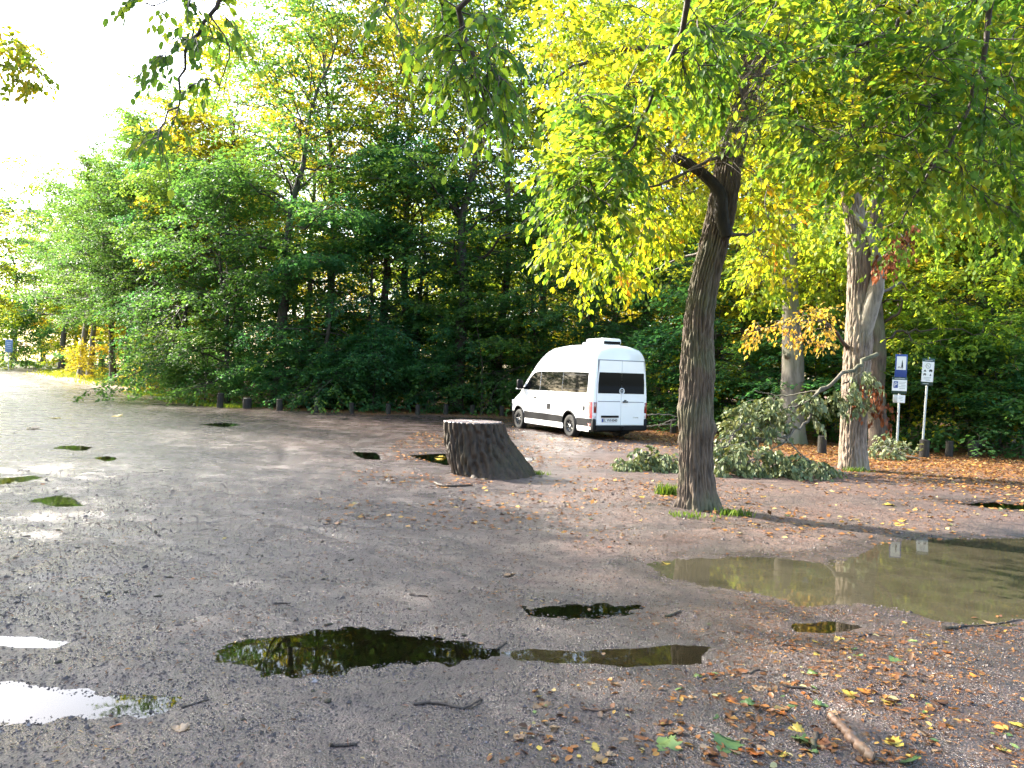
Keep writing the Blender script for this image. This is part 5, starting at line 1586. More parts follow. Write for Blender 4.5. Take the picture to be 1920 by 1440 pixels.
# rear doors: two leaves, each follows the narrowing of the body
XR = -3.02
def rear_sheet(name, ylo, yhi, zlo, zhi, x, th, m, parent, tap=True, nz=10, inset=0.10):
    zz = np.linspace(zlo, zhi, nz)
    V = []
    for z in zz:
        w = halfw(-2.98, z) - inset
        for y in (ylo, yhi):
            V.append((x, float(np.clip(y, -w, w)) if tap else y, z))
    V = np.array(V); V2 = V + np.array([th, 0, 0])
    F = [[2 * i, 2 * i + 1, 2 * i + 3, 2 * i + 2] for i in range(nz - 1)]
    n0 = len(V)
    rim = [2 * i for i in range(nz)] + [2 * i + 1 for i in range(nz - 1, -1, -1)]
    F += [[rim[i], rim[(i + 1) % len(rim)], rim[(i + 1) % len(rim)] + n0, rim[i] + n0] for i in range(len(rim))]
    me = MB().add(np.vstack([V, V2]), F).mesh(name, [m], smooth=False)
    bmx = bmesh.new(); bmx.from_mesh(me); bmesh.ops.recalc_face_normals(bmx, faces=bmx.faces[:]); bmx.to_mesh(me); bmx.free()
    return link(name, me, parent)
link('door_recess', MB().box((-3.022, 0, 1.46), (0.012, 1.70, 1.98)).mesh('door_recess', [M_SEAM], smooth=False), van)
DL = rear_sheet('rear_door', 0.006, 0.865, 0.46, 2.42, XR - 0.035, 0.03, M_WHITE, van)
DR = rear_sheet('rear_door', -0.865, -0.006, 0.46, 2.42, XR - 0.035, 0.03, M_WHITE, van)
for dr, a, b_ in ((DL, 0.0045, 0.84), (DR, -0.84, -0.0045)):
    rear_sheet('window', a, b_, 1.42, 2.06, XR - 0.043, 0.008, M_GLASS, dr, inset=0.125)
strip('crease', (XR - 0.037, 0.43, 1.175), (0.006, 0.80, 0.022), M_SEAM, DL)
strip('crease', (XR - 0.037, -0.56, 1.165), (0.006, 0.56, 0.022), M_SEAM, DR)
strip('door_handle', (XR - 0.055, -0.15, 1.17), (0.04, 0.19, 0.045), M_BLACKPL, DR, 0.01)
strip('handle_recess', (XR - 0.039, -0.15, 1.215), (0.008, 0.09, 0.03), M_GREYPL, DR)
pt_ = strip('plate_lamp_bar', (XR - 0.055, 0.40, 0.715), (0.05, 0.62, 0.065), M_BLACKPL, DL, 0.012)
pl = strip('number_plate', (XR - 0.048, 0.42, 0.60), (0.014, 0.54, 0.125), M_PLATE, DL, 0.004)
strip('blue_field', (XR - 0.0565, 0.665, 0.60), (0.005, 0.045, 0.105), M_EUBLUE, pl)


def text_mesh(name, body_, size, m, parent, loc, axes, depth=0.003):
    """flat lettering; axes: (right, up, out) in the parent's space"""
    cu = bpy.data.curves.new(name, 'FONT')
    cu.body = body_; cu.size = size; cu.extrude = depth; cu.align_x = 'CENTER'; cu.align_y = 'CENTER'
    tmp = bpy.data.objects.new(name, cu); COL.objects.link(tmp)
    bpy.context.view_layer.update()
    dgx = bpy.context.evaluated_depsgraph_get()
    me = bpy.data.meshes.new_from_object(tmp.evaluated_get(dgx), depsgraph=dgx)
    bpy.data.objects.remove(tmp)
    me.materials.clear(); me.materials.append(m)
    r, u, o_ = [Vector(a) for a in axes]
    me.transform(Matrix(((r.x, u.x, o_.x, loc[0]), (r.y, u.y, o_.y, loc[1]), (r.z, u.z, o_.z, loc[2]), (0, 0, 0, 1))))
    return link(name, me, parent)


REAR_AX = ((0, -1, 0), (0, 0, 1), (-1, 0, 0))
text_mesh('plate_characters', 'EL WH040', 0.115, M_INK, pl, (XR - 0.058, 0.395, 0.598), REAR_AX)
text_mesh('lettering', 'CRAFTER', 0.05, M_CHROME, DR, (XR - 0.040, -0.55, 0.685), REAR_AX)
# round badge on the rear window
em = MB()
an = np.linspace(0, 2 * np.pi, 33)
em.tubes(np.stack([np.full(33, XR - 0.052), 0.085 * np.cos(an) - 0.01, 1.50 + 0.085 * np.sin(an)], -1), np.full(33, 0.012), 6)
for pth in ([(-.05, .05), (-.02, -.005), (0, .035), (.02, -.005), (.05, .05)], [(-.075, .02), (-.03, -.07), (0, -.015), (.03, -.07), (.075, .02)]):
    em.tubes(np.array([[XR - 0.052, a - 0.01, 1.50 + b_] for a, b_ in pth]), np.full(5, 0.009), 5)
link('badge', em.mesh('badge', [M_WHITE]), van)
# rear gutter over the doors, third brake lamp
strip('roof_edge', (XR + 0.03, 0, 2.47), (0.05, 1.52, 0.03), M_WHITE, van, 0.012)
strip('brake_lamp', (XR + 0.02, 0, 2.66), (0.03, 0.34, 0.03), M_DRED, van, 0.008)
rb = strip('rear_bumper', (-3.03, 0, 0.36), (0.22, 1.80, 0.17), M_BLACKPL, van, 0.04)
for s_ in (1, -1):
    link('bumper_corner', MB().box((-2.98, s_ * 0.94, 0.47), (0.18, 0.11, 0.36), 0, 0.035).mesh('bumper_corner', [M_GREYPL]), rb)
    side_panel('side_skirt', [(-2.78, 0.39), (-2.12, 0.39)], [(-2.78, 0.24), (-2.12, 0.24)], 0.004, M_WHITE, s_)
hb = MB(); limb(hb, [(-2.9, 0, .30), (-3.12, 0, .28), (-3.2, 0, .30), (-3.21, 0, .36)], .025, .022, 8, 8, 0, 1)
bmx = bmesh.new(); bmesh.ops.create_uvsphere(bmx, u_segments=12, v_segments=8, radius=.035)
hb.bm(bmx, (-3.21, 0, .40))
link('tow_hitch', hb.mesh('tow_hitch', [M_BLACKPL]), van)
strip('underbody', (-0.1, 0, 0.29), (5.2, 1.50, 0.14), M_BLACKPL, van)
strip('exhaust_box', (-2.45, -0.35, 0.24), (0.7, 0.35, 0.16), M_BLACKPL, van, 0.04)
# roof air conditioner
ac = link('roof_air_conditioner', MB().box((-1.95, 0, 3.045), (1.0, 0.74, 0.20), 0, 0.07).box((-1.8, 0, 2.98), (1.2, 0.66, 0.12), 0, 0.03).mesh('roof_air_conditioner', [M_WHITE]), van)
strip('grille', (-2.435, 0, 3.005), (0.05, 0.60, 0.085), M_GREYPL, ac)
for i in range(5):
    strip('louvre', (-2.463, 0, 2.972 + i * 0.017), (0.01, 0.60, 0.006), M_BLACKPL, ac)


def lathe(prof, n=40, axis='y'):
    an = np.arange(n) * 2 * np.pi / n
    V = np.array([[(r * math.cos(a), y, r * math.sin(a)) for a in an] for (r, y) in prof])
    k = len(prof)
    id_ = np.arange(k * n).reshape(k, n)
    F = np.stack([id_[:-1], np.roll(id_[:-1], -1, 1), np.roll(id_[1:], -1, 1), id_[1:]], -1).reshape(-1, 4)
    return V.reshape(-1, 3), F


RT = 0.352
ty = MB().add(*lathe([(0.205, -.10), (0.235, -.115), (0.30, -.122), (0.335, -.115), (0.350, -.095), (RT, -.05), (RT, .05), (0.350, .095), (0.335, .115), (0.30, .122), (0.235, .115), (0.205, .10)]))
for i in range(36):                       # tread blocks
    a = i * 2 * math.pi / 36
    c, s2 = math.cos(a), math.sin(a)
    ty.add(np.array([[(RT + .004) * math.cos(a + t), y, (RT + .004) * math.sin(a + t)] for t in (0, .11) for y in (-.09, .09)]), [[0, 1, 3, 2]])
tyre_me = ty.mesh('tyre', [M_RUBBER])
rm = MB().add(*lathe([(0.21, .105), (0.215, .085), (0.19, .07), (0.185, .02), (0.12, .035), (0.07, .06), (0.06, .075), (0.0, .078)]))
for i in range(8):
    a = i * math.pi / 4
    rm.tubes(np.array([[0.06 * math.cos(a), .075, 0.06 * math.sin(a)], [0.13 * math.cos(a), .07, 0.13 * math.sin(a)], [0.195 * math.cos(a), .085, 0.195 * math.sin(a)]]), np.array([.02, .016, .016]), 6)
rim_me = rm.mesh('rim', [M_RIM])
lip_me = MB().tubes(np.stack([0.212 * np.cos(an), np.full(33, .108), 0.212 * np.sin(an)], -1), np.full(33, .006), 6).mesh('rim_lip', [M_GREYPL])
hub_me = MB().add(*lathe([(0.045, .07), (0.045, .092), (0.03, .098), (0, .099)], 16)).mesh('hub_cap', [M_CHROME])
for ax in (-1.65, 1.99):
    for s_ in (1, -1):
        w = link('wheel', tyre_me, van, (ax, s_ * 0.885, RT - 0.012), (0, 0.3 * ax, 0 if s_ > 0 else math.pi))
        link('rim', rim_me, w); link('rim_lip', lip_me, w); link('hub_cap', hub_me, w)

# =====================================================================  bollards
def bollard_mesh(seed, h, r):
    V, F, C, rr = bark_trunk([(0, 0, -.15), (0, 0, h * .5), (0, 0, h)], [r * 1.03, r, r * .98], 28, 20, seed, amp=0.008, furrow=9, lobes=0.05)
    mb = MB().add(V.reshape(-1, 3), F)
    t = V[-1]; c = t.mean(0)
    g = np.random.default_rng(seed)
    t2 = c + (t - c) * 0.86 + [0, 0, r * 0.13]; t3 = c + (t - c) * 0.4 + np.array([0, 0, r * 0.15]) + np.column_stack([np.zeros(28), np.zeros(28), g.normal(0, .004, 28)])
    Vt = np.vstack([t, t2, t3, c + [0, 0, r * .12]])
    mb.add(Vt, [[k * 28 + i, k * 28 + (i + 1) % 28, (k + 1) * 28 + (i + 1) % 28, (k + 1) * 28 + i] for k in range(2) for i in range(28)])
    mb.add(Vt, [[56 + i, 56 + (i + 1) % 28, 84] for i in range(28)])
    return mb.mesh('wooden_bollard', [M_POST])


ordn = ['leftmost', 'second', 'third', 'fourth', 'fifth', 'sixth', 'seventh', 'eighth', 'ninth', 'tenth']
bl = [(412, 765, 738, 11), (463, 767, 748, 16), (524, 771, 750, 11), (592, 773, 753, 8), (659, 776, 756, 8), (728, 777, 758, 9), (783, 778, 760, 9), (836, 778, 759, 9), (886, 779, 760, 9), (941, 781, 762, 9)]
for i, (u, vb, vt, w) in enumerate(bl):
    p = gnd(u, vb); k = p[1] / FPX
    o_ = link('wooden_bollard', bollard_mesh(300 + i, (vb - vt) * k, max(w, 8) / 2 * k), None, (p[0], p[1], hz(p[0], p[1])), (0.03 * math.sin(i * 3), 0.04 * math.cos(i * 5), i))
    tag(o_, 'short dark wooden bollard, leftmost along the edge of the wood, taller than the rest' if i == 0 else f'short dark wooden bollard, {ordn[i]} from the left along the edge of the wood', 'bollard', 'wooden bollards along the edge of the wood')
for i, (u, vb, vt, w, lab) in enumerate([(1262, 814, 790, 12, 'wooden bollard half hidden behind the leaning oak trunk'), (1541, 851, 819, 16, 'grey wooden bollard between the beech trunk and the forked oak'),
                                         (1732, 858, 826, 17, 'dark wooden bollard at the foot of the right hand sign'), (1779, 857, 828, 13, 'middle one of the three dark bollards at right'), (1824, 857, 827, 17, 'rightmost of the dark wooden bollards at right'),
                                         (1208, 800, 775, 11, 'dark wooden bollard just right of the rear of the van')]):
    p = gnd(u, vb); k = p[1] / FPX
    tag(link('wooden_bollard', bollard_mesh(330 + i, (vb - vt) * k, w / 2 * k), None, (p[0], p[1], hz(p[0], p[1])), (0.02 * math.sin(i * 3), 0.03 * math.cos(i * 5), i)), lab, 'bollard', 'wooden bollards along the edge of the wood')

# =====================================================================  signs
def sign_post(u_base, v_base, lab, u_top, v_top, panels, Yd):
    p = at(u_base, v_base, Yd); p[2] = hz(p[0], p[1])
    t = thing('parking_sign', lab, 'sign', p, math.atan2(-p[0], p[1]) * 0.6)
    k = Yd / FPX
    tp = at(u_top, v_top, Yd)
    rot = Matrix.Rotation(-t.rotation_euler.z, 3, 'Z')
    lean = rot @ Vector(tp - p)
    H = lean.z
    mb = MB().tubes(np.array([[0, 0, -.2], [lean.x * .5, lean.y * .5, H * .5], [lean.x, lean.y, H - .03]]), np.full(3, 0.03), 12, cap=True)
    link('post', mb.mesh('post', [M_GALV]), t)
    return t, lean, k, H


def panel(t, name, c, w, h, frame, face, shear, y=-0.045):
    """plate with raised frame; c = (x, z) in the sign's plane; shear: lean of the post"""
    mb = MB().box((0, 0, 0), (w, 0.02, h), 0, 0.006)
    o_ = link(name, mb.mesh(name, [frame]), t, (c[0], y, c[1]))
    o_.rotation_euler[1] = shear
    return o_


def face(par, x, z, w, h, m, name='face', y=-0.0125):
    return link(name, MB().box((x, y, z), (w, 0.004, h)).mesh(name, [m], smooth=False), par)


def bars(par, x, z, w, n, step, m, h=0.012, y=-0.016):
    for i in range(n):
        face(par, x + (0.02 * math.sin(i * 4)), z - i * step, w * (1 - 0.18 * (i % 3)), h, m, 'text_line', y)


YS = gnd(1731, 858)[1] + 0.35
s1, lean, k, H = sign_post(1681, 842, 'left sign post with blue forest sign, white parking board and small plate', 1690, 664, 0, YS)
sh = math.atan2(lean.x, H)
def sx(z): return lean.x * z / H
zc = lambda v: float((at(1690, v, YS))[2] - s1.location.z)
z1 = (zc(665) + zc(707)) / 2
pn = panel(s1, 'forest_sign', (sx(z1), z1), 20.5 * k, 43 * k, M_SIGNB, None, sh)
f1 = face(pn, 0.0, 5.0 * k, 16 * k, 25 * k, M_SIGNW)
tr_ = MB()
for a, b_, w in ((-7.0, 1.5, 4.2), (-3.5, 4.5, 3.4), (0, 8, 2.6)):
    tr_.add(np.array([[-w / 2 + 1.5, -0.85, a + 3.5], [w / 2 + 1.5, -0.85, a + 3.5], [1.5, -0.85, b_ + 3.5]]) * np.array([k, 0.02, k]), [[0, 1, 2]])
tr_.box((1.5 * k, -0.0165, -5 * k), (0.8 * k, 0.002, 2 * k))
link('pictogram_tree', tr_.mesh('pictogram_tree', [M_INK], smooth=False), pn)
bn = MB().box((-3.5 * k, -0.0165, -3.3 * k), (5 * k, .002, .7 * k)).box((-5.3 * k, -0.0165, -4.4 * k), (.7 * k, .002, 1.6 * k)).box((-1.8 * k, -0.0165, -4.4 * k), (.7 * k, .002, 1.6 * k)).box((-3.5 * k, -0.0165, -1.6 * k), (3.4 * k, .002, .7 * k))
link('pictogram_bench', bn.mesh('pictogram_bench', [M_INK], smooth=False), pn)
z2 = (zc(707) + zc(739)) / 2
pn = panel(s1, 'parking_board', (sx(z2) - 0.02, z2), 25.5 * k, 30.5 * k, M_SIGNG, None, sh, y=-0.05)
face(pn, 0, 0.2 * k, 25 * k, 20.5 * k, M_SIGNW)
bars(pn, 0, 13 * k, 18 * k, 1, 0.1, M_SIGNGREY, h=0.022, y=-0.0125)
bp_ = face(pn, -6.5 * k, 1.5 * k, 7.5 * k, 12.5 * k, M_SIGNB, 'parking_field', -0.016)
text_mesh('letter_p', 'P', 11 * k, M_SIGNW, pn, (-6.6 * k, -0.0195, 1.2 * k), ((1, 0, 0), (0, 0, 1), (0, -1, 0)), 0.0015)
bars(pn, 5.0 * k, 6.5 * k, 11.5 * k, 5, 2.9 * k, M_SIGNGREY, h=0.9 * k)
z3 = (zc(740) + zc(756)) / 2
pn = panel(s1, 'small_plate', (sx(z3) - 0.01, z3), 20.5 * k, 15 * k, M_GALV, None, sh, y=-0.04)
face(pn, 3.3 * k, 0, 13 * k, 14 * k, M_SIGNW)
bars(pn, 2.6 * k, 3.6 * k, 6 * k, 3, 3.2 * k, M_SIGNGREY, h=0.8 * k)
s2_, lean, k, H = sign_post(1728, 850, 'right sign post with a tall white rules board of small pictograms', 1742, 668, 0, YS + 0.15)
sh = math.atan2(lean.x, H)
z1 = (zc(671) + zc(721)) / 2
pn = panel(s2_, 'rules_board', (sx(z1) - 0.02, z1), 20.5 * k, 51 * k, M_SIGNG, None, sh)
face(pn, 0, 0.3 * k, 19.8 * k, 37.5 * k, M_SIGNW)
bars(pn, 0, 21.8 * k, 13 * k, 1, .1, M_SIGNGREY, h=.02, y=-.0125)
bars(pn, -2 * k, -22 * k, 10 * k, 1, .1, M_SIGNGREY, h=.02, y=-.0125)
rg = MB()
an = np.linspace(0, 2 * np.pi, 25)
rg.tubes(np.stack([3.9 * k * np.cos(an), np.full(25, -.016), 11.5 * k + 4.6 * k * np.sin(an)], -1), np.full(25, .007), 5)
rg.tubes(np.array([[-2.6 * k, -.016, 14.5 * k], [2.6 * k, -.016, 8.5 * k]]), np.full(2, .006), 5)
link('prohibition_ring', rg.mesh('prohibition_ring', [M_SIGNGREY]), pn)
for (x, z, nm) in ((-4.8, 2.6, 'tent'), (4.8, 2.6, 'caravan'), (-4.8, -4.6, 'car'), (4.8, -4.6, 'fire')):
    pg = MB()
    if nm == 'tent':
        pg.add(np.array([[(x - 2.6) * k, -.0165, (z - 2) * k], [(x + 2.6) * k, -.0165, (z - 2) * k], [x * k, -.0165, (z + 2.2) * k]]), [[0, 1, 2]])
    elif nm == 'fire':
        pg.add(np.array([[(x - 1.4) * k, -.0165, (z - 1.6) * k], [(x + 1.4) * k, -.0165, (z - 1.6) * k], [(x + .3) * k, -.0165, (z + 2) * k]]), [[0, 1, 2]])
        pg.box((x * k, -.0165, (z - 2.1) * k), (3 * k, .002, .6 * k))
    else:
        pg.box((x * k, -.0165, z * k), ((5.6 if nm == 'caravan' else 5) * k, .002, (3.2 if nm == 'caravan' else 1.8) * k)).box((x * k, -.0165, (z + (2 if nm == 'caravan' else 1.4)) * k), (3.6 * k, .002, 1.1 * k))
        for q in (-1.6, 1.6): pg.box(((x + q) * k, -.0165, (z - 1.9) * k), (1.1 * k, .002, 1 * k))
    link('pictogram_' + nm, pg.mesh('pictogram_' + nm, [M_INK], smooth=False), pn)
bars(pn, 0, -10.5 * k, 12 * k, 3, 2.6 * k, M_SIGNGREY, h=.8 * k)
# blue sign far left
p = at(16, 685, 76); zb = hz(p[0], p[1])
s3 = thing('track_sign', 'small blue sign on a pole before the bushes at the far left', 'sign', (p[0], p[1], zb), 0.5)
zt3 = at(16, 637, 76)[2] - zb
link('post', MB().tubes(np.array([[0, 0, -.2], [0, 0, zt3 * .5], [0, 0, zt3]]), np.full(3, .035), 10, cap=True).mesh('post', [M_GALV]), s3)
pn3 = link('sign_board', MB().box((0, -.05, zt3 - .62), (0.62, .025, 1.24), 0, .01).mesh('sign_board', [plain('pale_blue_sign', (0.16, 0.24, 0.40), .4)]), s3)
bars(pn3, 0, zt3 - .3, .42, 4, .18, M_SIGNW, .05, y=-.066)

# =====================================================================  logs and poles by the wood
def log(name, lab, u, v, L, r, rz, m=M_BARK_OAK, seed=0, z0=0.0, grp=None):
    p = gnd(u, v)
    V, F, C, rr = bark_trunk([(-L / 2, 0, 0), (0, .03, 0), (L / 2, 0, 0.0)], [r, r * .95, r * .85], 24, 24, seed, amp=r * .08, furrow=12)
    t = thing(name, lab, 'log', (p[0], p[1], hz(p[0], p[1]) + r * .85 + z0), rz, grp)
    link('bark', MB().add(V.reshape(-1, 3), F).mesh('bark', [m]), t)
    for e in (0, -1):
        ring = V[e]; c = ring.mean(0)
        link('sawn_end', MB().add(np.vstack([ring, c]), [[i, (i + 1) % 24, 24] for i in range(24)]).mesh('sawn_end', [M_CUT], smooth=False), t)


log('log', 'sawn grey log lying in front of the beech trunk, lower of the two', 1405, 832, 1.5, .17, 0.35, seed=5)
log('log', 'sawn log resting on another one in front of the beech trunk', 1402, 831, 1.3, .15, 0.5, seed=6, z0=.30)
for (u0x, v0x, u1x, v1x, lab, r) in ((1204, 778, 1272, 781, 'pale thin pole lying across posts right of the van, upper one', .025), (1212, 800, 1272, 797, 'pale thin pole lying low right of the van', .025), (1235, 800, 1268, 786, 'short slanting pole between the two pale poles', .022)):
    a = at(u0x, v0x, 27.3); b_ = at(u1x, v1x, 27.0)
    mb = MB(); limb(mb, [a, (a + b_) / 2 + [0, 0, .05], b_], r, r * .7, 12, 7, .15, int(u1x))
    c = (a + b_) / 2
    me = mb.mesh('pole', [M_BARK_GREY]); me.transform(Matrix.Translation(Vector(-c)))
    tag(link('pole', me, None, c), lab, 'pole')

#%%PART5
# =====================================================================  small things on the ground
g = np.random.default_rng(77)


def ground_pts(n, fn, xlo, xhi, ylo, yhi):
    out = []
    while sum(len(o) for o in out) < n:
        x = g.uniform(xlo, xhi, n * 2); y = g.uniform(ylo, yhi, n * 2)
        m = g.random(n * 2) < fn(x, y)
        out.append(np.column_stack([x[m], y[m]]))
    return np.vstack(out)[:n]


def litter_at(x, y):
    d = y - edge_y(x)
    nn = fbm(x * 0.5, y * 0.5, 11, 4)
    r = sstep(-11.5, -2.5, d + (nn - .5) * 5) * sstep(-1, 4, x)
    l = sstep(-3.2, 0.3, d + (nn - .5) * 3) * (1 - sstep(-1, 4, x))
    return np.clip(r * .85 + l, 0, 1) * (d < 3)


def in_puddle(x, y, pad=0.0):
    r = np.zeros(len(x), bool)
    for P in PUDW:
        r |= poly_sd(P, x, y) > pad
    return r


# leaf litter towards the wood
P = np.vstack([ground_pts(40000, lambda x, y: litter_at(x, y) * np.clip(14 / y, 0, 1), 0, 18, 10.5, 32), ground_pts(9000, lambda x, y: litter_at(x, y), -16, 3, 31, 40),
               ground_pts(6000, lambda x, y: np.full(len(x), .5) * (fbm(x * .6, y * .6, 50, 3) > .45), -3, 9, 9, 26)])
P = P[~in_puddle(P[:, 0], P[:, 1])]
n = len(P)
pos = np.column_stack([P, height(P[:, 0], P[:, 1]) + 0.006 + g.random(n) * 0.015])
dr = np.column_stack([g.normal(0, 1, (n, 2)), g.normal(0, .12, n)])
nn = np.column_stack([g.normal(0, .28, (n, 2)), np.ones(n)])
S_ = (pos, dr, nn, g.uniform(.035, .10, n), np.clip(g.normal(.5, .24, n), 0, 1))
tag(link('leaf_litter', leaf_mesh('leaf_litter', S_, M_LITTER, 'kite')), 'orange brown leaf litter spread on the ground along the wood', None, None, 'stuff')
# broken leaves of the pile at lower right
PL = []
for (poly, cnt) in (([(1330, 1230), (1560, 1180), (1720, 1220), (1760, 1330), (1720, 1440), (1250, 1440), (1250, 1330)], 480), ([(1000, 1290), (1280, 1250), (1270, 1438), (900, 1438)], 110), ([(1560, 1150), (1915, 1150), (1915, 1438), (1700, 1438)], 150), ([(1030, 880), (1250, 860), (1250, 1020), (1050, 1040)], 350)):
    Pq = np.array(poly, float)
    while cnt > 0:
        q = g.uniform(Pq.min(0), Pq.max(0))
        w_ = fbm(np.array([q[0] / 55]), np.array([q[1] / 28]), 88, 3)[0]
        if poly_sd(Pq, q[:1], q[1:])[0] > 0 and g.random() < max(0, (w_ - .32) * 3):
            PL.append(gnd(*q)[:2]); cnt -= 1
PL = np.array(PL); n = len(PL)
S_ = (np.column_stack([PL, height(PL[:, 0], PL[:, 1]) + 0.004 + g.random(n) * .012]), np.column_stack([g.normal(0, 1, (n, 2)), g.normal(0, .2, n)]), np.column_stack([g.normal(0, .4, (n, 2)), np.ones(n)]), g.uniform(.016, .058, n), np.clip(g.normal(.42, .28, n), 0, 1))
tag(link('leaf_litter', leaf_mesh('leaf_litter', S_, M_LITTER, 'oval')), 'broken brown and tan leaves scattered over the near gravel', None, None, 'stuff')
# needles and crumbs of bark in the foreground
P = ground_pts(24000, lambda x, y: np.clip(0.25 + 1.1 * sstep(0.0, 2.2, x) * (1 - sstep(5.0, 7.5, y)), 0, 1) * np.clip(4.5 / y, 0, 1) * (fbm(x * 1.3, y * 1.3, 61, 3) ** 2 * 2.6), -5.5, 5.5, 3.2, 12)
P = P[~in_puddle(P[:, 0], P[:, 1], -.05)]
n = len(P)
pos = np.column_stack([P, height(P[:, 0], P[:, 1]) + 0.004 + g.random(n) * .006])
V, F, k = leaf_geo(pos, np.column_stack([g.normal(0, 1, (n, 2)), g.normal(0, .15, n)]), np.column_stack([g.normal(0, .3, (n, 2)), np.ones(n)]), 1.0, 'kite')
L = g.uniform(.012, .05, n); 
V = pos[:, None] + (V.reshape(n, 4, 3) - pos[:, None]) * L[:, None, None]
mid = (V[:, 1] + V[:, 3]) / 2
wq = g.uniform(.08, .5, n)[:, None]
V[:, 1] = mid + (V[:, 1] - mid) * wq; V[:, 3] = mid + (V[:, 3] - mid) * wq
tag(link('ground_debris', mesh_np('ground_debris', V.reshape(-1, 3), F, [M_LITTER], True, {'rnd': np.repeat(np.clip(g.normal(.3, .25, n), 0, 1), 4)})), 'needles and bark crumbs strewn over the near gravel', None, None, 'stuff')
# loose gravel stones
M_STONE = leafmat('gravel_stones', [(0, (.028, .023, .022)), (.5, (.075, .06, .056)), (.85, (.125, .10, .095)), (1, (.22, .195, .19))], trans=0.0, rough=.5, objrand=0)
P = ground_pts(60000, lambda x, y: np.clip((4.2 / y) ** 1.6, 0, 1) * (np.abs(x) < y * .75), -9, 9, 3.1, 13)
P = P[~in_puddle(P[:, 0], P[:, 1], 0.0)]
n = len(P)
R = g.uniform(.0035, .0085, n) * (0.8 + P[:, 1] * .05) * np.where(g.random(n) > .985, 2.2, 1)
oc = np.array([[1, 0, 0], [0, 1, 0], [-1, 0, 0], [0, -1, 0], [0, 0, .75], [0, 0, -.5]], float)
V = oc[None] * (R[:, None, None] * g.uniform(.6, 1.35, (n, 6, 1)))
ca, sa = np.cos(g.uniform(0, 6.3, n)), np.sin(g.uniform(0, 6.3, n))
V = np.stack([V[..., 0] * ca[:, None] - V[..., 1] * sa[:, None], V[..., 0] * sa[:, None] + V[..., 1] * ca[:, None], V[..., 2]], -1)
V += np.column_stack([P, height(P[:, 0], P[:, 1]) + R * .15])[:, None]
ft = np.array([[0, 1, 4], [1, 2, 4], [2, 3, 4], [3, 0, 4]])
F = (ft[None] + (np.arange(n) * 6)[:, None, None]).reshape(-1, 3)
tag(link('gravel', mesh_np('gravel', V.reshape(-1, 3), F, [M_STONE], False, {'rnd': np.repeat(np.clip(g.normal(.45, .2, n), 0, 1), 6)})), 'loose wet gravel stones of the near car park', None, None, 'stuff')


# grass on the verge
def blades(P, h, w, name, lab, rn=(.5, .2)):
    n = len(P)
    z = height(P[:, 0], P[:, 1])
    a = g.uniform(0, 6.28, n); hh = h * g.uniform(.5, 1.2, n)
    b0 = np.column_stack([P, z]); sd = np.column_stack([np.cos(a), np.sin(a), np.zeros(n)]) * w
    tip = b0 + np.column_stack([g.normal(0, .35, (n, 2)) * hh[:, None], hh])
    md = b0 * .5 + tip * .5 + np.column_stack([np.zeros((n, 2)), hh * .12])
    V = np.stack([b0 - sd, b0 + sd, md + sd * .7, tip, md - sd * .7], 1)
    F = (np.array([[0, 1, 2, 3, 4]])[None] + (np.arange(n) * 5)[:, None, None]).reshape(-1, 5)
    o_ = link(name, mesh_np(name, V.reshape(-1, 3), F, [M_GRASS], True, {'rnd': np.repeat(np.clip(g.normal(*rn, n), 0, 1), 5)}))
    return tag(o_, lab, None, None, 'stuff')


def gmask(x, y):
    d = y - edge_y(x)
    a = np.exp(-((d + .2) / 1.3) ** 2) * sstep(-9, -13, x) * sstep(.42, .6, fbm(x * .35, y * .35, 31, 3))
    return np.maximum(a, sstep(-1, 2, d) * sstep(-22, -30, x) * .8)


blades(ground_pts(9000, gmask, -24, -9, 36, 52), .16, .02, 'grass', 'strip of green grass along the left verge')
blades(ground_pts(9000, gmask, -48, -22, 48, 80), .2, .035, 'grass', 'sunlit yellow green grass under the trees by the track', (.75, .2))
for (u, v, n, s_, h, lab) in ((1252, 930, 170, .09, .18, 'bright green grass tuft on the left foot of the leaning oak'), (1375, 968, 120, .12, .10, 'short grass at the right foot of the leaning oak'), (1605, 886, 110, .14, .10, 'green grass tuft at the foot of the forked oak'), (1010, 890, 70, .12, .08, 'few grass blades by the root of the stump'), (1290, 972, 90, .15, .07, 'thin grass in front of the leaning oak')):
    p = gnd(u, v)
    blades(np.array([p[:2]]) + g.normal(0, s_, (n, 2)) * [1, .6], h, .008, 'grass_tuft', lab, (.22, .15))

# ------------------------------------------------------------------  individual leaves
def leaf_outline(kind):
    if kind == 'maple':
        pol = [(0, .06), (.16, .10), (.10, .34), (.26, .30), (.30, .52), (.42, .34), (.62, .36), (.60, .20), (.80, .22), (1.0, 0)]
    elif kind == 'oak':
        pol = [(0, .02), (.10, .07), (.20, .17), (.30, .10), (.42, .24), (.52, .14), (.64, .26), (.74, .15), (.88, .16), (1.0, 0)]
    else:
        pol = [(0, .01), (.12, .15), (.28, .25), (.45, .29), (.62, .26), (.78, .19), (.90, .10), (1.0, 0)]
    V = []; F = []
    n = len(pol)
    for (x, w) in pol:
        V.append((x, 0, 0)); V.append((x, w, 0)); V.append((x, -w, 0))
    for i in range(n - 1):
        a, b_ = 3 * i, 3 * i + 3
        F += [(a, b_, b_ + 1, a + 1), (a, a + 2, b_ + 2, b_)]
    return np.array(V, float), np.array(F)


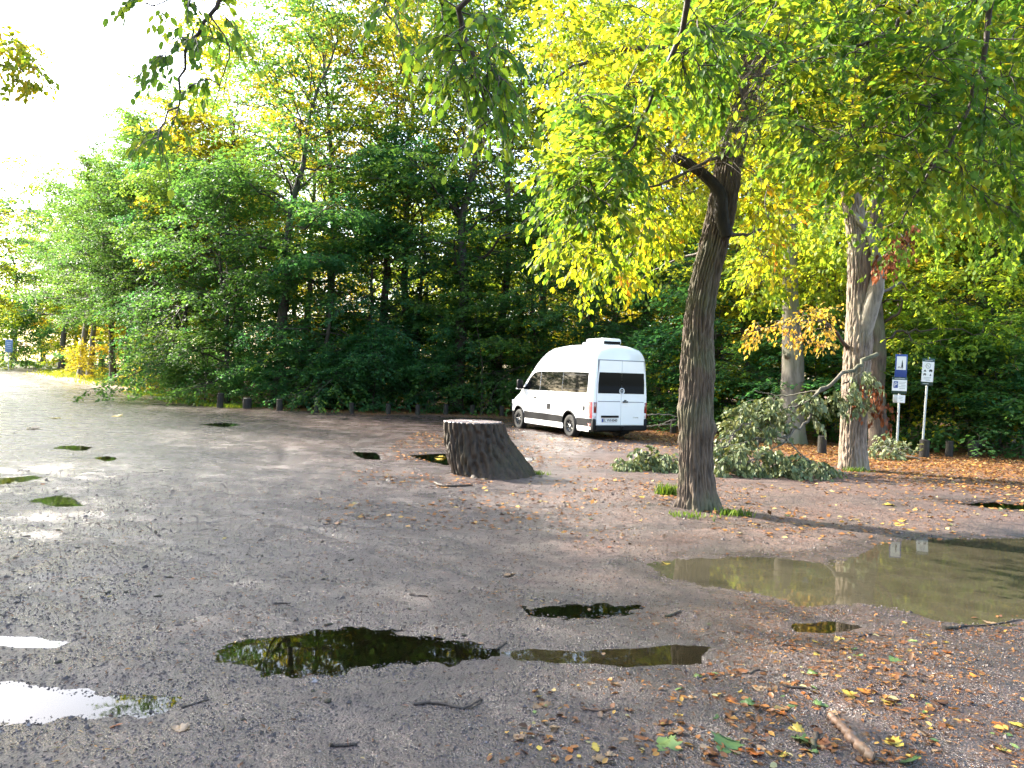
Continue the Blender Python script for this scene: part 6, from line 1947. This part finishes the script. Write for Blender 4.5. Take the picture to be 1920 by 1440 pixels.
def curl(V, seed):
    q = np.random.default_rng(seed)
    a, b_, c = q.uniform(-.25, .35), q.uniform(-.3, .6), q.uniform(-.1, .1)
    W_ = V.copy()
    W_[:, 2] = a * (V[:, 0] - .5) ** 2 + b_ * V[:, 1] ** 2 + c * V[:, 1] + 0.02 * np.sin(V[:, 0] * 9 + V[:, 1] * 7 + seed)
    W_[:, 2] -= W_[:, 2].min()
    W_[:, 0] -= .5
    return W_


FLM = {
    'orange': leafmat('fallen_leaf_orange', [(0, (.26, .07, .018)), (1, (.40, .16, .035))], trans=.15, rough=.4, objrand=1),
    'yellow': leafmat('fallen_leaf_yellow', [(0, (.30, .23, .05)), (1, (.46, .34, .07))], trans=.15, rough=.4, objrand=1),
    'green': leafmat('fallen_leaf_green', [(0, (.05, .10, .04)), (1, (.17, .24, .08))], trans=.15, rough=.35, objrand=1),
    'tan': leafmat('fallen_leaf_tan', [(0, (.15, .09, .05)), (1, (.30, .21, .13))], trans=.12, rough=.4, objrand=1),
    'brown': leafmat('fallen_leaf_brown', [(0, (.06, .03, .018)), (1, (.18, .075, .035))], trans=.1, rough=.4, objrand=1),
}
LM = {}
for kd in ('maple', 'oak', 'oval'):
    for cl in FLM:
        V, F = leaf_outline(kd)
        for vr in range(3):
            Vc = curl(V, vr * 7 + len(kd))
            LM[kd, cl, vr] = mesh_np('fallen_leaf', Vc, F, [FLM[cl]], True, {'rnd': np.full(len(V), .5)})
word = {'maple': 'lobed', 'oak': 'wavy edged', 'oval': 'small oval'}


def drop_leaf(u, v, kd, cl, size, lab, grp):
    p = gnd(u, v)
    if in_puddle(p[:1], p[1:2], .06)[0]:
        z = PUD_Z + .003
    else:
        e = .04
        z = max(hz(p[0] + a, p[1] + b_) for a in (-e, 0, e) for b_ in (-e, 0, e)) - .004
    o_ = link('fallen_leaf', LM[kd, cl, int(g.integers(3))], None, (p[0], p[1], z + .003), (g.normal(0, .12), g.normal(0, .12), g.uniform(0, 6.28)), size)
    tag(o_, lab, 'leaf', grp)


zones = [  # pixel polygon, count, place, kinds
    ([(1330, 1230), (1560, 1190), (1700, 1220), (1760, 1330), (1700, 1440), (1300, 1440), (1250, 1330)], 105, 'among the leaf pile around the thick stick at lower right'),
    ([(1560, 1150), (1900, 1150), (1915, 1430), (1720, 1430), (1760, 1300), (1690, 1200)], 40, 'on the dark gravel of the lower right corner'),
    ([(1000, 1290), (1280, 1260), (1270, 1435), (950, 1435)], 34, 'on the foreground gravel left of the thick stick'),
    ([(1380, 925), (1880, 880), (1900, 985), (1640, 1000), (1400, 990)], 46, 'on the red ground between the oaks and the murky puddle'),
    ([(1020, 900), (1250, 880), (1250, 1020), (1060, 1040)], 22, 'on the gravel between the stump and the leaning oak'),
    ([(60, 760), (700, 800), (700, 1150), (60, 1150)], 14, 'alone on the open gravel at left'),
    ([(880, 1140), (1480, 1110), (1500, 1200), (900, 1240)], 9, 'near the narrow puddles in the foreground'),
]
for (poly, cnt, place) in zones:
    Pq = np.array(poly, float); i = 0
    while i < cnt:
        q = g.uniform(Pq.min(0), Pq.max(0))
        if poly_sd(Pq, q[:1], q[1:])[0] < 0: continue
        if g.random() > 0.12 + max(0, (fbm(np.array([q[0] / 55]), np.array([q[1] / 28]), 88, 3)[0] - .38) * 4): continue
        far = q[1] < 1100
        kd = ['maple', 'oak', 'oval', 'oval'][g.integers(4)]
        cl = ['orange', 'brown', 'tan', 'yellow', 'green', 'brown', 'tan'][g.integers(7)] if not far else ['orange', 'yellow', 'tan', 'yellow', 'green'][g.integers(5)]
        sz = {'maple': .085, 'oak': .072, 'oval': .048}[kd] * g.uniform(.65, 1.2) * (1.15 if far else 1)
        drop_leaf(q[0], q[1], kd, cl, sz, f'{word[kd]} {cl} fallen leaf {place}', f'fallen leaves {place}')
        i += 1
for (u, v, kd, cl, sz, lab) in [(1360, 1405, 'maple', 'green', .17, 'large green lobed leaf at the bottom left of the thick stick'), (1250, 1402, 'maple', 'green', .15, 'grey green lobed leaf at the bottom edge left of the leaf pile'),
                                (1515, 1400, 'maple', 'green', .17, 'broad green lobed leaf touching the left side of the thick stick'), (1700, 1435, 'maple', 'green', .14, 'bright green leaf at the bottom edge right of the thick stick'),
                                (1905, 1365, 'oval', 'yellow', .10, 'clear yellow leaf at the right edge near the bottom'), (1678, 1400, 'maple', 'yellow', .11, 'yellow lobed leaf on bare dark gravel right of the stick'),
                                (826, 857, 'maple', 'yellow', .26, 'bright yellow leaf standing at the edge of the puddle by the stump'), (822, 861, 'maple', 'yellow', .20, 'second bright yellow leaf by the stump puddle'),
                                (217, 1360, 'oval', 'orange', .07, 'single orange leaf on wet gravel at lower left'), (338, 1368, 'maple', 'tan', .10, 'pale lobed leaf on wet gravel at lower left'), (1248, 1055, 'maple', 'yellow', .11, 'yellow leaf at the left tip of the murky puddle'),
                                (1665, 950, 'maple', 'yellow', .2, 'bright yellow leaf cluster on the red ground right of the oaks'), (955, 1075, 'oak', 'tan', .14, 'pale dry leaf on the gravel in the middle foreground'),
                                (66, 806, 'maple', 'tan', .45, 'tan leaf clump on the far gravel at left'), (218, 782, 'maple', 'yellow', .45, 'yellow leaf clump on the far gravel, right hand one'), (103, 786, 'maple', 'yellow', .4, 'yellow leaf clump on the far gravel, middle one')]:
    drop_leaf(u, v, kd, cl, sz, lab, 'single leaves that stand out on the gravel')

# ------------------------------------------------------------------  sticks
def stick(px_, r0_, r1_, lab, m=M_BARK_TWIG, wob=.35, seed=0, lift=0.0, cut=False, sides=8):
    P3 = []
    for (u, v) in px_:
        p = gnd(u, v); P3.append([p[0], p[1], hz(p[0], p[1]) + r0_ * .8 + lift])
    P3 = np.array(P3)
    c = P3[len(P3) // 2].copy(); c[2] -= r0_ * .8
    mb = MB()
    C = smooth_path(P3, 22)
    q = np.random.default_rng(seed)
    C[1:-1] += q.normal(0, wob * r0_, (20, 3)) * [1, 1, .3]
    r = (r0_ + (r1_ - r0_) * np.linspace(0, 1, 22)) * q.uniform(.85, 1.15, 22)
    mb.tubes(C - c, r, sides, cap=True)
    t = tag(link('stick', mb.mesh('stick', [m]), None, c), lab, 'stick')
    return t


M_STICK = barkmat('bark_stick_brown', (.06, .034, .022), (.20, .12, .078), moss_amt=.1, rough=.5, bump=.4)
for i, (pp, a, b_, lab, m) in enumerate([
        ([(1558, 1352), (1578, 1378), (1605, 1405), (1638, 1432)], .020, .027, 'thick brown stick lying in the leaf pile at lower right', M_STICK),
        ([(1535, 1378), (1528, 1395), (1525, 1412)], .010, .012, 'short dark mossy stick beside the thick brown stick', M_BARK_DARK),
        ([(815, 908), (832, 913), (860, 913), (886, 911)], .022, .014, 'dark stick on the gravel in front of the stump', M_BARK_TWIG),
        ([(775, 1323), (815, 1321), (868, 1328), (902, 1310)], .008, .006, 'thin forked twig on the foreground gravel', M_BARK_TWIG),
        ([(618, 1401), (642, 1399), (668, 1397)], .009, .007, 'short straight dark twig at the bottom left of centre', M_BARK_TWIG),
        ([(340, 1325), (365, 1318), (392, 1311)], .006, .004, 'thin twig right of the shining puddle', M_BARK_TWIG),
        ([(930, 1215), (942, 1208), (950, 1202)], .007, .005, 'little upright twig at the tip of the dark puddle', M_BARK_TWIG),
        ([(1475, 1290), (1510, 1295), (1535, 1304)], .008, .006, 'thin twig above the leaf pile at lower right', M_BARK_TWIG),
        ([(1610, 1192), (1640, 1188), (1680, 1195)], .007, .004, 'twig just below the murky puddle', M_BARK_TWIG),
        ([(1770, 1180), (1790, 1178), (1806, 1172)], .016, .010, 'dark stubby twig at the lower shore of the murky puddle', M_BARK_DARK),
        ([(768, 1118), (785, 1120), (802, 1121)], .008, .006, 'short twig left of the narrow dark puddle', M_BARK_TWIG),
        ([(515, 1132), (530, 1131), (545, 1131)], .008, .006, 'small twig on the open gravel above the dark puddle', M_BARK_TWIG),
        ([(1248, 1158), (1262, 1154), (1276, 1149)], .012, .008, 'dark stub of wood between the narrow puddle and the murky one', M_BARK_DARK),
        ([(1800, 1172), (1850, 1170), (1915, 1160)], .006, .004, 'long thin twig at the right edge by the murky puddle', M_BARK_TWIG),
        ([(1405, 1265), (1420, 1258), (1440, 1262)], .006, .005, 'bent twig right of the shallow puddle', M_BARK_TWIG),
        ([(1090, 1330), (1120, 1334), (1150, 1332)], .006, .004, 'thin brown twig among needles in the foreground', M_STICK)]):
    stick(pp, a, b_, lab, m, seed=900 + i)
# dark clods and cones on the open gravel
cl_me = []
for i in range(4):
    bmx = bmesh.new(); bmesh.ops.create_icosphere(bmx, subdivisions=2, radius=1)
    q = np.random.default_rng(i)
    for v_ in bmx.verts:
        n_ = 0.75 + .5 * vnoise(v_.co.x * 2 + 9, v_.co.y * 2 + v_.co.z * 1.7 + 5, i)
        v_.co = Vector((v_.co.x * n_ * (1.2 + .5 * i), v_.co.y * n_ * (1.1 - .12 * i), v_.co.z * n_ * .6))
    cl_me.append(MB().bm(bmx).mesh('clod', [M_BARK_DARK], smooth=False))
for i in range(56):
    u = g.uniform(20, 1150); v = 800 + 560 * g.random() ** 1.2
    if i % 3 == 0: u = g.uniform(20, 520); v = g.uniform(960, 1120)
    p = gnd(u, v)
    if in_puddle(p[:1], p[1:2], -.1)[0]: continue
    s_ = g.uniform(.006, .015) * (1 + p[1] * .04)
    tag(link('clod', cl_me[i % 4], None, (p[0], p[1], hz(p[0], p[1]) + s_ * .3), (0, 0, g.uniform(0, 6)), s_), 'small dark clod lying on the open wet gravel', 'clod', 'dark clods on the open gravel')
